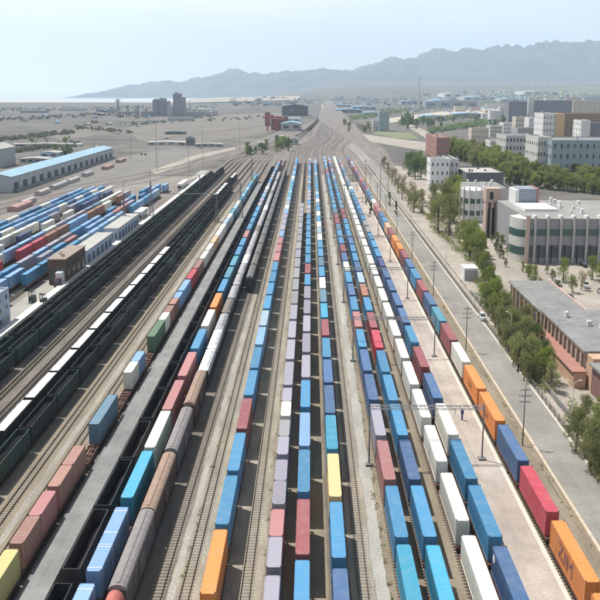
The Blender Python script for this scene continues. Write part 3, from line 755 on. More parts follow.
for i in range(9):
    y = 91 + 1 / (1 / 374 + DQ * i); Y = YD(y)
    portal(7.5, 21.8, Y, 7.9, '%s steel portal spanning the four right-hand trains' % ['nearest', 'second', 'third', 'fourth', 'fifth', 'sixth', 'seventh', 'eighth', 'ninth'][i])
Y1p = YD(465)
PORTY = [YD(91 + 1 / (1 / 374 + DQ * i)) for i in range(-1, 9)]
wires = [('contact_wire', X) for X in (9.0, 11.8, 15.57, 18.2)]
for nme, X in wires:
    q = MB(); q.tube((X + .5, PORTY[1], 6.6), (X + .5, PORTY[-1], 6.6), .012, n=3)
    for a, b_ in zip(PORTY[1:], PORTY[2:]):
        pts = [(X, a + (b_ - a) * t / 6, 7.5 - .55 * math.sin(math.pi * t / 6)) for t in range(7)]
        for u, v in zip(pts, pts[1:]): q.tube(u, v, .01, n=3)
    tag(q.build('contact_wire', M_mastd), 'thin overhead wire above the %s' % {9.0: 'train beside the gravel strip', 11.8: 'train left of the all-white one', 15.57: 'all-white train', 18.2: 'train along the pinkish platform'}[X], 'overhead wire', 'overhead wires on the portals')
def utility_pole(X, Y, H, label, group):
    r = empty('utility_pole', (X, Y, 0), label, 'utility pole', group)
    q = MB(); q.tube((0, 0, -.2), (0, 0, H), .10, .06, n=8); q.build('pole', M_mastd, r)
    for z, w in ((H - .55, .62), (H - 1.35, .85), (H - 2.2, .7)):
        q = MB(); q.box(-w, w, -.04, .04, z - .05, z + .05)
        for x in (-w + .05, -w * .45, w * .45, w - .05): q.tube((x, 0, z + .05), (x, 0, z + .26), .035, n=5)
        q.build('crossarm', M_mastd, r)
PY = []
for i, yb in enumerate([91 + 1 / (1 / 354 + DQ * k) for k in range(-1, 8)]):
    PY.append(YD(yb)); utility_pole(28.5, YD(yb), 8.4, '%s dark utility pole with crossarms between the orange containers and the road' % nth(i), 'utility poles along the road')
for x in (-.85, .85, 0.38):
    q = MB()
    for a, b_ in zip(PY, PY[1:]):
        pts = [(28.5 + x, a + (b_ - a) * t / 6, 7.33 - .7 * math.sin(math.pi * t / 6)) for t in range(7)]
        for u, v in zip(pts, pts[1:]): q.tube(u, v, .009, n=3)
    tag(q.build('power_line', M_mastd), '%s thin line strung along the roadside poles' % {-.85: 'left', .85: 'right', .38: 'middle'}[x], 'power line', 'lines on the roadside poles')
def lamp(X, Y, H, label, group, arms=1):
    r = empty('street_lamp', (X, Y, 0), label, 'street lamp', group)
    q = MB(); q.tube((0, 0, 0), (0, 0, H), .10, .05, n=8); q.build('pole', mat('lamp_post_white', (.62, .62, .6), .5), r)
    q = MB()
    for s in ((-1,) if arms == 1 else (-1, 1)):
        q.tube((0, 0, H - .05), (s * .8, 0, H + .35), .04, n=5)
    q.build('arm', MATS['lamp_post_white'], r)
    for s in ((-1,) if arms == 1 else (-1, 1)):
        q = MB(); q.box(*sorted((s * .7, s * 1.1)), -.14, .14, H + .3, H + .4); q.build('lamp_head', mat('lamp_head_grey', (.5, .5, .5), .4), r)
for i, (px, py) in enumerate([(562, 432), (516, 352), (466, 268), (438, 222), (420, 190)]):
    X, Y = P(px, py); lamp(36.4, Y, 7.2, '%s pale lamp post on the pavement right of the road' % nth(i), 'lamp posts right of the road', 2 if i == 0 else 1)
def lattice(X, Y, H, wb, label, group, beam=None, head=True):
    """tapering four-legged lattice mast"""
    r = empty('lattice_mast', (X, Y, 0), label, 'lattice mast', group); q = MB(); n_ = 9; wt = .16
    def c(k, f):
        w = wb + (wt - wb) * (f ** .8); sx, sy = ((-1, -1), (1, -1), (1, 1), (-1, 1))[k]
        return (sx * w * .6, sy * w, H * f)
    for i in range(n_):
        f0, f1 = i / n_, (i + 1) / n_
        for k in range(4):
            q.tube(c(k, f0), c(k, f1), .075, n=4); q.tube(c(k, f0), c((k + 1) % 4, f1), .04, n=4); q.tube(c((k + 1) % 4, f0), c(k, f1), .04, n=4)
            q.tube(c(k, f1), c((k + 1) % 4, f1), .04, n=4)
    q.build('tower', M_mastd, r)
    if head:
        q = MB(); q.tube((0, 0, H), (0, 0, H + 5), .07, .04, n=5); q.build('spike', M_mastd, r)
    if beam:
        q = MB(); q.box(*sorted((0, beam)), -.1, .1, H - .25, H - .05); q.build('cross_beam', mat('beam_galvanised', (.42, .42, .41), .6), r)
    for k in range(4): pass
def mast_px(px, py, ptop, wb, label, beam=None, head=True):
    X, Y = P(px, py); H = (py - ptop) * px_to_m(Y) / .93; lattice(X, Y, H, wb, label, 'lattice masts', beam, head)
mast_px(151.5, 218, 184, 1.6, 'lattice mast on the yard apron left of the coal trains')
mast_px(217, 222, 195, 1.2, 'lattice mast between coal trains with a beam reaching left', -22, False)
mast_px(241, 220, 185, 1.3, 'lattice mast on the grey platform beside the mixed train', None, False)
mast_px(200, 190, 176, .9, 'small lattice mast at the far end of the coal trains', -26, False)
mast_px(125, 229, 196, 1.0, 'lattice mast standing in the container yard')
mast_px(252, 187, 158, 1.0, 'lattice mast beyond the far end of the mixed train')
def slim(px, py, ptop, label):
    X, Y = P(px, py); H = (py - ptop) * px_to_m(Y) / .93
    r = empty('light_mast', (X, Y, 0), label, 'light mast', 'slim light masts'); q = MB(); q.tube((0, 0, 0), (0, 0, H), .16, .08, n=6); q.build('pole', M_mastd, r)
    q = MB(); q.box(-.5, .5, -.25, .25, H - .3, H); q.build('lamp_frame', M_mastd, r)
for i, (px, py, pt, l) in enumerate([(157, 170, 125, 'slim light mast left of the light yard'), (203, 165, 130, 'slim light mast over the corridor tracks'), (189, 173, 150, 'short slim mast beside the corridor tracks'),
    (365, 206, 164, 'slim mast between the platform trains at the far end'), (380, 212, 168, 'slim mast beside the road near the far bend'), (302, 140, 108, 'slim mast right of the blue-roofed shed'), (388, 197, 172, 'slim mast right of the road near the far bend'),
    (95, 150, 132, 'slim light mast behind the long warehouse'), (240, 152, 128, 'slim light mast in front of the gantry crane'), (131, 160, 140, 'slim light mast at the warehouse end'), (344.5, 210, 186, 'slim mast on the gravel strip at the far end')]):
    slim(px, py, pt, l)

# roadside railing and hedge wall right of the road
r = empty('railing', (35.85, 40, 0), 'long dark railing along the right side of the road', 'railing')
q = MB(); q.box(-.03, .03, 0, 560, 1.0, 1.06); q.box(-.03, .03, 0, 560, .3, .36); q.build('rails', M_mastd, r)
q = MB(); y = 0
while y < 560: q.box(-.05, .05, y - .05, y + .05, 0, 1.15); y += 2.5
q.build('uprights', M_mastd, r)['kind'] = 'stuff'
q = MB(); y = .3
while y < 300: q.box(-.012, .012, y - .02, y + .02, .36, 1.0); y += .42
q.build('bars', M_mastd, r)['kind'] = 'stuff'
wl = MB(); wl.box(37.75, 37.95, 60, 215, 0, .8); tag(wl.build('low_wall', M_conc), 'low grey wall between the pavement and the roadside trees', 'wall')

# ------------------------------------------------------------------ buildings
M_glass = mat('window_glass', (.05, .065, .08), .15, var=.3, spec=.6, rnd=.75)
M_frame = mat('window_frame_pale', (.55, .56, .56), .6)
WINM = {}
def window_mesh(w, h, axis):
    k = (round(w, 2), round(h, 2), axis)
    if k not in WINM:
        f = MB(); g = MB(); t = .08 * (1 if axis == 'y' else 1)
        if axis == 'y':
            f.box(-w / 2, -w / 2 + t, -.1, .02, 0, h); f.box(w / 2 - t, w / 2, -.1, .02, 0, h); f.box(-w / 2 + t, w / 2 - t, -.1, .02, 0, t); f.box(-w / 2 + t, w / 2 - t, -.1, .02, h - t, h)
            g.box(-w / 2 + t, w / 2 - t, -.04, .015, t, h - t)
        else:
            f.box(-.1, .1, -w / 2, -w / 2 + t, 0, h); f.box(-.1, .1, w / 2 - t, w / 2, 0, h); f.box(-.1, .1, -w / 2 + t, w / 2 - t, 0, t); f.box(-.1, .1, -w / 2 + t, w / 2 - t, h - t, h)
            g.box(-.04, .04, -w / 2 + t, w / 2 - t, t, h - t)
        WINM[k] = (f.mesh('window', M_frame), g.mesh('pane', M_glass))
    return WINM[k]
def window(root, x, y, z, w, h, axis):
    a = window_mesh(w, h, axis); o = link('window', a[0], root, (x, y, z)); link('pane', a[1], o)
def building(name, label, X0, X1, Y0, Y1, H, wall, roof, front=None, side=None, sx=-1, z0=0., parapet=.6, cat='building', group=None, stuff=(), win=(1.0, 1.5), roofbits=0):
    r = empty(name, ((X0 + X1) / 2, Y0, z0), label, cat, group); hw = (X1 - X0) / 2; D = Y1 - Y0
    q = MB(); q.box(-hw, hw, 0, D, -1.5, H - .01); q.build('wall', wall, r)
    q = MB(); q.box(-hw + .002, hw - .002, .002, D - .002, H - .008, H + .12)
    q.build('roof', roof, r)
    if parapet:
        q = MB(); t = .18
        q.box(-hw - .02, hw + .02, -.03, t, H, H + parapet); q.box(-hw - .02, hw + .02, D - t, D + .03, H, H + parapet)
        q.box(-hw - .02, -hw + t, t, D - t, H, H + parapet - .002); q.box(hw - t, hw + .02, t, D - t, H, H + parapet - .002); q.build('parapet', wall, r)
    if front:
        nf, nb = front; fh = H / nf; bw = 2 * hw / nb
        for i in range(nf):
            for j in range(nb): window(r, -hw + bw * (j + .5), 0, fh * i + fh * .28, min(win[0] * .85, bw * .6), min(win[1] * 1.2, fh * .58), 'y')
    if side:
        nf, nb = side; fh = H / nf; bw = D / nb
        for i in range(nf):
            for j in range(nb): window(r, sx * hw, bw * (j + .5), fh * i + fh * .28, min(win[0] * 1.3, bw * .6), min(win[1], fh * .55), 'x')
    rs = random.Random(int(X0 * 10 + Y0))
    for k in range(roofbits):
        a = rs.uniform(.4, 1.1); b_ = rs.uniform(.8, 2.5); x = rs.uniform(-hw + 1, hw - 1 - a); y = rs.uniform(1, max(1.2, D - 3)); q = MB(); q.box(x, x + a, y, y + b_, H + .12, H + .12 + rs.uniform(.6, 1.6)); q.build('roof_unit', wall, r)
    return r
WHITE = mat('wall_white', (.66, .66, .64), .8, var=.08, scale=.3); WHITE2 = mat('wall_offwhite', (.52, .51, .48), .8, var=.08, scale=.3)
BRICK = mat('wall_red_brick', (.33, .17, .14), .85, var=.15, scale=.4); TAN = mat('wall_tan_brick', (.50, .33, .23), .85, var=.15, scale=.5)
PINK = mat('wall_pink_stone', (.47, .35, .31), .8, var=.08, scale=.5); GREYW = mat('wall_grey', (.36, .36, .37), .8, var=.1, scale=.3)
TEAL = mat('wall_grey_teal', (.27, .33, .36), .7, var=.1, scale=.3); DKR = mat('roof_dark', (.15, .15, .15), .85, var=.15, scale=.2)
GRR = mat('roof_felt_grey', (.16, .16, .16), .85, scale=.25, col2=(.25, .25, .245)); add_fine(GRR, .2, .9); LTR = mat('roof_pale', (.38, .37, .35), .85, var=.1, scale=.2); BLR = mat('roof_blue_sheet', (.20, .42, .62), .6, var=.1, scale=.2)
BROWNW = mat('wall_brown', (.30, .22, .16), .85, var=.1, scale=.4); ORNG = mat('wall_apricot', (.60, .43, .24), .8, var=.08, scale=.4); YELW = mat('wall_cream', (.56, .50, .40), .8, var=.08, scale=.4)
PURP = mat('wall_slate', (.23, .225, .26), .8, var=.1, scale=.3); NAVYP = mat('band_green_glass', (.05, .10, .09), .2, spec=.6); RUSTR = mat('roof_rust', (.22, .15, .12), .85, var=.2, scale=.3)
BLW = mat('wall_blue_white', (.42, .50, .60), .8, var=.08, scale=.4)
def bpx(name, label, xl, xr, yb, yt, depth, wall, roof, front=None, side=None, **k):
    """building whose front base runs from xl to xr at row yb and whose front top edge is at row yt"""
    X0, Y0 = P(xl, yb); X1, Y1 = P(xr, yb); Yf = (Y0 + Y1) / 2; H = (yb - yt) * px_to_m(Yf) / .95
    return building(name, label, X0, X1, Yf, Yf + depth, H, wall, roof, front, side, z0=terrain(X0, Yf), **k)

# the station hall with its fins, rounded glazed corner, portal and rear wing
def station():
    Xl, Yf = P(526, 263); H = 12.2; Xr = 100.; D = 44
    r = empty('station_hall', (Xl, Yf, 0), 'long grey hall with stone fins and a rounded banded corner', 'building')
    q = MB(); q.box(0, Xr - Xl, 0, D, -.5, H); q.build('wall', mat('hall_wall', (.27, .27, .285), .8, var=.06, scale=.4), r)
    q = MB(); q.box(0.01, Xr - Xl - .01, .01, D - .01, H, H + .15); q.build('roof', mat('hall_roof', (.22, .215, .21), .85, scale=.2, col2=(.29, .285, .275)), r)
    for z, h in ((H * .62, 1.9), (H * .12, 3.4)):
        q = MB(); q.box(.4, Xr - Xl, -.06, -.002, z, z + h); q.build('glazing_band', NAVYP if z > 4 else M_glass, r)
    n_ = 8
    for i in range(n_):
        x = 1.9 + i * 3.55
        q = MB(); q.prism([(x - .28, -.2), (x + .28, -.2), (x + .28, H + .9), (x - .28, H + .9)], -.9, -.062); q.build('fin', mat('fin_stone', (.40, .375, .37), .8), r)
        q = MB(); q.prism([(x - .3, H + .15), (x + .3, H + .15), (x + .3, H + .95), (x - .3, H + .95)], -.061, 2.4); q.build('fin_cap', WHITE, r)
        q = MB(); q.box(x + 1.2, x + 1.55, -.10, -.063, 0, H * .42); q.build('door', M_dark, r)
    # rounded corner
    q = MB(); bands = [MB(), MB()]; RX, RY = 3.4, 8.0; N = 14
    def pt(i, e=0.): t = math.pi / 2 * i / N; return (-(RX + e) * math.sin(t) + .0, RY - (RY + e) * math.cos(t))
    for i in range(N):
        a, c = pt(i), pt(i + 1)
        q.poly([(a[0], a[1], -.5), (a[0], a[1], H), (c[0], c[1], H), (c[0], c[1], -.5)])
        a, c = pt(i, .06), pt(i + 1, .06)
        for bnd, (z0, z1) in zip(bands, ((2.2, 4.4), (7.2, 9.2))): bnd.poly([(a[0], a[1], z0), (a[0], a[1], z1), (c[0], c[1], z1), (c[0], c[1], z0)])
    q.poly([(-RX, RY, -.5), (-RX, RY, H), (0, RY + 3, H), (0, RY + 3, -.5)])
    top = [pt(i) for i in range(N + 1)] + [(0, RY + 3)]
    q.poly([(x, y, H) for x, y in top][::-1])
    q.build('rounded_corner', WHITE2, r)
    for bnd in bands: bnd.build('glazing_band', NAVYP, r)
    q = MB(); q.box(-.55, .45, -.5, .3, -.3, H + 1.0); q.build('corner_pier', PINK, r)
    q = MB(); q.box(2.5, 12, D * .35, D * .7, H + .15, H + .9); q.build('roof_skylight', WHITE, r)
    q = MB(); q.box(4.2, 9.6, D - 12, D - 2, H + .16, H + 5.0); q.build('penthouse', mat('wall_bluegrey', (.25, .28, .33), .8), r)
    q = MB(); q.box(3.2, 4.19, D - 12, D - 2, H + .16, H + 4.6); q.build('penthouse_stair', WHITE, r)
    q = MB(); q.box(9.61, 10.3, D - 12.2, D - 2, H + .16, H + 5.2); q.build('penthouse_flank', BRICK, r)
    rs = random.Random(4)
    for i in range(12):
        x = rs.uniform(11.5, 24); y = rs.uniform(8, D - 4); q = MB(); q.box(x, x + rs.uniform(.4, .9), y, y + rs.uniform(.8, 1.8), H + .16, H + .9 + rs.random()); q.build('roof_unit', WHITE, r)
station()
X, Y = P(485, 238)
r = empty('entrance_portal', (X, Y, 0), 'tall pink stone portal standing left of the grey hall', 'portal'); PH = 16.
q = MB(); q.box(3.2, 4.6, 0, 5.5, -.3, PH); q.build('pier', PINK, r)
q = MB(); q.box(0, .5, 0, 5.5, -.3, PH * .72); q.build('pier', PINK, r)
q = MB(); q.box(1.5, 1.95, .5, 5, -.3, PH * .72); q.build('pier', PINK, r)
q = MB(); q.box(-.2, 3.19, 0, 5.5, PH * .721, PH); q.build('lintel', PINK, r)
q = MB(); q.box(1.0, 2.1, -.03, -.001, PH * .78, PH * .93); q.build('opening', M_dark, r)
q = MB(); q.box(.51, 1.49, 2.4, 2.5, 0, PH * .6); q.box(1.96, 3.19, 2.4, 2.5, 0, PH * .6); q.build('glazing', M_glass, r)
def rotunda():
    X, Y = P(474, 222); r = empty('rotunda_wing', (X, Y + 6, 0), 'white rounded wing with dark window band behind the portal', 'building'); H = 11.5; q = MB(); bnd = MB()
    def cyl(q, rx, ry, z0, z1, cap=False):
        N = 28; pts = [(rx * math.cos(2 * math.pi * i / N), ry * math.sin(2 * math.pi * i / N)) for i in range(N)]
        for (a, b_) in zip(pts, pts[1:] + pts[:1]): q.poly([(*a, z0), (*b_, z0), (*b_, z1), (*a, z1)])
        if cap: q.poly([(*p, z1) for p in pts])
    cyl(q, 4.2, 7.5, -.5, H, True); q.build('wall', WHITE, r)
    for z in (2.5, 6.8): b2 = MB(); cyl(b2, 4.26, 7.6, z, z + 1.7); b2.build('glazing_band', NAVYP, r)
    for i in range(7):
        t = math.pi * (1 + i / 6); q = MB(); x, y = 4.25 * math.cos(t), 7.6 * math.sin(t); q.box(x - .25, x + .25, y - .4, y + .4, -.3, H + 1.2); q.build('fin', WHITE, r)
    q = MB(); q.box(0, 14, 4, 30, -.5, H - .5); q.build('rear_block', WHITE2, r)
    q = MB(); q.box(.1, 13.9, 4.1, 29.9, H - .5, H - .3); q.build('roof', GRR, r)
    rs = random.Random(2)
    for i in range(9): x = rs.uniform(1, 12); y = rs.uniform(6, 27); q = MB(); q.box(x, x + .6, y, y + 1.4, H - .3, H + rs.uniform(.5, 1.3)); q.build('roof_unit', WHITE, r)
rotunda()

# the low brick building with grey flat roofs at the right edge
def brick_low():
    z1 = 5.2
    Ya, Yb = YD(311.5, z1), YD(280.5, z1)
    r = empty('brick_annex', (44.6, Ya, 0), 'low tan brick building with a flat grey roof and arched bays, farther half', 'building', None)
    q = MB(); q.box(0, 8.4, 0, Yb - Ya, -.3, z1 - .3); q.build('wall', TAN, r)
    q = MB(); q.box(-.5, 8.6, -.2, Yb - Ya + .4, z1 - .3, z1); q.build('roof', GRR, r)
    q = MB(); q.box(8.3, 8.62, -.21, Yb - Ya + .41, z1 + .002, z1 + .35); q.box(-.52, 8.29, -.21, .1, z1 + .002, z1 + .3); q.build('parapet', PINK, r)
    n_ = 8; L = Yb - Ya
    for i in range(n_):
        y = L * (i + .5) / n_
        q = MB(); q.box(-.06, -.002, y - L / n_ * .3, y + L / n_ * .3, .3, 3.2)
        q.prism([(-.059, 3.2), (-.003, 3.2), (-.003, 3.8), (-.059, 3.8)], y - L / n_ * .2, y + L / n_ * .2); q.build('arched_window', M_glass, r)
        q = MB(); q.box(-.35, -.061, L * i / n_ - .22, L * i / n_ + .22, -.2, z1 - .31); q.build('pilaster', mat('pilaster_cream', (.58, .45, .33), .8), r)
    z2 = 5.8
    Yc, Yd_ = YD(356, z2), Ya - .3
    r = empty('brick_hall', (44.4, Yc, 0), 'low tan brick hall with a wide grey roof, nearer the camera', 'building'); L = Yd_ - Yc
    q = MB(); q.box(0, 24, 0, L, -.3, z2 - .35); q.build('wall', TAN, r)
    q = MB(); q.box(-.5, 24.2, 3.2, L - .01, z2 - .35, z2); q.box(3.2, 24.2, -.2, 3.19, z2 - .35, z2 - .002); q.build('roof', GRR, r)
    n_ = 11
    for i in range(n_):
        y = 3 + (L - 3) * (i + .5) / n_; q = MB(); q.box(-.06, -.002, y - .9, y + .9, 2.9, 4.7); q.build('window', M_glass, r)
        q = MB(); q.box(-.3, -.061, y + 1.25, y + 1.7, 2.6, z2 - .36); q.build('pilaster', mat('pilaster_cream', (.58, .45, .33), .8), r)
    q = MB(); q.box(-2.3, -.31, 2, L - 6, -.2, 2.6); q.build('lean_to', TAN, r); q = MB(); q.box(-2.6, -.31, 1.8, L - 5.8, 2.602, 2.8); q.build('lean_to_roof', BRICK, r)
    rs = random.Random(3)
    for k in range(9):
        x = rs.uniform(2, 20); y = rs.uniform(2, L - 3); q = MB(); q.box(x, x + rs.uniform(.3, .8), y, y + rs.uniform(.5, 1.6), z2 + .003, z2 + rs.uniform(.4, 1.1)); q.build('roof_vent', WHITE2, r)
    z3 = 5.0; Ye = YD(392, z3)
    r = empty('corner_pavilion', (44.2, Ye, 0), 'brick pavilion with curved dark front and grey roof at the right edge', 'building'); L = Yc - Ye - .4
    pr = [(0, L), (24, L), (24, 0)] + [(24 - 21 * (i / 8) - 0, -1.5 * math.sin(math.pi * i / 8 * .5) + 0) for i in range(1, 9)] + [(1.2, 1.2), (.3, 3.2)]
    def ext(q, pts, z0, z1, sc=0):
        for a, b_ in zip(pts, pts[1:] + pts[:1]): q.poly([(*a, z0), (*a, z1), (*b_, z1), (*b_, z0)])
        q.poly([(*p, z1) for p in pts][::-1]); q.poly([(*p, z0) for p in pts])
    q = MB(); ext(q, pr, -.3, z3 - .4); q.build('wall', mat('wall_dark_brick', (.20, .11, .10), .85, var=.2, scale=.6), r)
    q = MB(); ext(q, [(x + (-.5 if x < 5 else .3), y + (-.5 if y < 3 else 0)) for x, y in pr], z3 - .398, z3); q.build('roof', GRR, r)
    for i in range(5): x = 5 + i * 3.4; q = MB(); q.box(x, x + 1.6, -1.62, -1.55, .8, 3.2); q.build('window', M_glass, r)
brick_low()

# white plant cabin beside the road
X, Y = P(464, 281)
r = empty('plant_cabin', (X, Y, 0), 'small white cabin with a grey louvred front beside the road', 'cabin')
q = MB(); q.box(0, 3.4, 0, 5.5, 0, 3.1); q.build('wall', WHITE, r); q = MB(); q.box(-.1, 3.5, -.15, 5.6, 3.1, 3.25); q.build('roof', WHITE, r)
for i in range(3): q = MB(); q.box(.25 + i * 1.05, 1.2 + i * 1.05, -.05, -.002, .3, 2.7); q.build('louvre_panel', GREYW, r)
X, Y = P(474, 308); r = empty('gate_frame', (X, Y, 0), 'small white gate frame beside the road below the white cabin', 'gate')
q = MB()
for x in (0, 1.7): q.box(x, x + .12, 0, .12, 0, 3.2)
q.build('posts', WHITE, r); q = MB(); q.box(0, 1.82, 0, .12, 3.2, 3.4); q.build('lintel', WHITE, r)

bpx('brick_block', 'red-brown brick block behind the white windowed building', 436, 449, 164, 140, 58, BRICK, RUSTR, (4, 4), (4, 8), roofbits=1, parapet=.5)
bpx('office_building', 'white office building with rows of small windows below the brick block', 430, 449, 186, 161.5, 16, WHITE, GRR, (3, 4), (3, 3), roofbits=2)
bpx('office_annex', 'white annex with a dark roof joined to the windowed office', 449.5, 458, 185, 162, 30, WHITE2, DKR, (3, 2), None, roofbits=2)
bpx('low_workshop', 'low workshop with dark front and pale flat roof beside the green belt', 466, 503, 188, 174.5, 36, mat('wall_dark_grey', (.13, .14, .145), .8), LTR, (1, 7), (2, 5), roofbits=4)
# city blocks behind the green belt
bpx('institute_building', 'big grey-teal block with rows of windows at the right edge', 550, 640, 182, 144, 40, TEAL, GRR, (4, 14), (4, 8), win=(1.6, 2.2), roofbits=5)
bpx('institute_building', 'pale rounded front wing of the grey-teal block', 536, 549.7, 180, 141, 30, WHITE2, GRR, (4, 5), (4, 6), win=(1.4, 1.8))
bpx('pillared_block', 'long pale block with tall white pillars left of the grey-teal block', 505, 535.5, 160, 138, 34, WHITE2, GRR, (3, 9), (3, 5), win=(1.6, 2.2), roofbits=3)
bpx('apartment_block', 'white apartment tower with an apricot end wall', 541.5, 553.5, 152, 117, 30, WHITE, GRR, (6, 4), (6, 4), roofbits=2)
bpx('apartment_block', 'apricot stair tower between white tower and brown slab', 554, 562.5, 152, 117.5, 30, ORNG, GRR, None, None)
bpx('apartment_block', 'long brown slab block right of the apricot tower', 563, 640, 149, 117, 28, BROWNW, RUSTR, (6, 16), (6, 4), roofbits=3)
bpx('apartment_block', 'white tower with dark flank in front of the brown slab', 579, 588, 160, 124, 20, WHITE, GRR, None, (7, 3))
bpx('apartment_block', 'dark slate block with a white bay at the right edge', 588.3, 640, 158, 126, 22, PURP, DKR, (6, 8), None)
bpx('apartment_block', 'small white block between cream house and white tower', 528, 541, 141, 120, 20, WHITE, LTR, (5, 3), (5, 2), roofbits=2)
bpx('office_building', 'lavender-grey low block with a row of windows below the white tower', 517, 545, 146, 130, 22, GREYW, GRR, (2, 9), (2, 3))
bpx('apartment_block', 'slate slab with a white gable in the upper right background', 527, 571, 124, 103, 30, PURP, DKR, (6, 12), (6, 3), roofbits=5)
bpx('apartment_block', 'slate block with a pale gable farther left of the slab', 508, 526, 125, 104, 30, PURP, DKR, (6, 6), (6, 3), roofbits=3)
bpx('apartment_block', 'white gable tower at the left end of the slate slab', 527.5, 533, 124.5, 102.5, 6, WHITE, LTR, (7, 2), None)
bpx('apartment_block', 'beige long block at the top right edge', 572, 640, 121, 103, 30, YELW, LTR, (5, 14), (5, 3), roofbits=5)
bpx('office_building', 'cream low house with a rust roof above the green belt', 471, 488, 145, 130, 16, YELW, RUSTR, (3, 5), (3, 3), roofbits=3)
bpx('apartment_block', 'cream block left of the small white tower', 515, 523, 138, 119, 18, YELW, LTR, (4, 3), (4, 2))
bpx('boiler_tower', 'grey-green tower house beside the track throat', 379, 389, 131.5, 113.5, 26, TEAL, LTR, (3, 2), (3, 3))
bpx('boiler_house', 'low pale house left of the grey-green tower', 373, 379, 131, 122, 18, WHITE2, LTR, (1, 2), (1, 3))
bpx('silo_tower', 'slim white tower among the trees in the upper right', 489.5, 494, 127, 114, 12, WHITE, LTR)
bpx('silo_tower', 'slim white tower left of its taller twin in the upper right', 482, 485.5, 122, 114.5, 12, WHITE, LTR)
def chimney(px, yb, yt, rpx, label, m):
    X, Y = P(px, yb); H = (yb - yt) * px_to_m(Y) / .96; z = terrain(X, Y)
    r = empty('chimney', (X, Y, z), label, 'chimney'); q = MB(); rr = rpx * px_to_m(Y); q.tube((0, 0, -3), (0, 0, H), rr, rr * .55, n=14); q.build('shaft', m, r)
    q = MB(); q.tube((0, 0, H), (0, 0, H + rr * 1.2), rr * .62, n=14); q.build('rim', GREYW, r)
chimney(418.5, 111, 81, 1.1, 'tall pale chimney above the factory sheds', WHITE2)
chimney(548, 98, 74, .22, 'thin distant chimney against the mountains', GREYW); chimney(535, 98, 78, .2, 'second thin distant chimney against the mountains', GREYW)
chimney(411, 112, 96, .35, 'thin stack left of the tall pale chimney', GREYW)

# factory sheds with pitched roofs
def shed(xl, xr, yb, yt, depth, wall, roof, label, ridge=.25, name='factory_shed', group=None, skylights=0, win=0):
    X0, Y0 = P(xl, yb); X1, _ = P(xr, yb); H = max(2.5, (yb - yt) * px_to_m(Y0) / .96); z = terrain(X0, Y0)
    r = empty(name, ((X0 + X1) / 2, Y0, z), label, 'shed', group); hw = (X1 - X0) / 2; h2 = H * (1 + ridge)
    q = MB(); q.prism([(-hw, -3), (hw, -3), (hw, H), (0, h2 - .05), (-hw, H)], 0, depth); q.build('wall', wall, r)
    q = MB()
    for s in (-1, 1):
        a = [(s * (hw + .3), -.4, H - .02), (s * (hw + .3), depth + .4, H - .02), (0, depth + .4, h2 + .1), (0, -.4, h2 + .1)]
        q.poly(a if s < 0 else a[::-1]); b_ = [(x, y, zz - .12) for x, y, zz in a]; q.poly(b_[::-1] if s < 0 else b_)
        q.poly([a[0], a[3], b_[3], b_[0]]); q.poly([a[1], a[0], b_[0], b_[1]])
    q.build('roof', roof, r)
    for i in range(win): 
        q = MB(); x = -hw + 2 * hw * (i + .5) / win; q.box(x - hw / win * .55, x + hw / win * .55, -.06, -.003, H * .35, H * .75); q.build('window', M_glass, r)
    if hw * 2 > 6:
        q = MB(); q.box(-min(2, hw * .3), min(2, hw * .3), -.05, -.004, -.2, H * .55) if win == 0 else q.box(hw * .8, hw * .93, -.05, -.004, -.2, H * .3); q.build('door', M_dark, r)
    return r
SG = 'factory sheds'
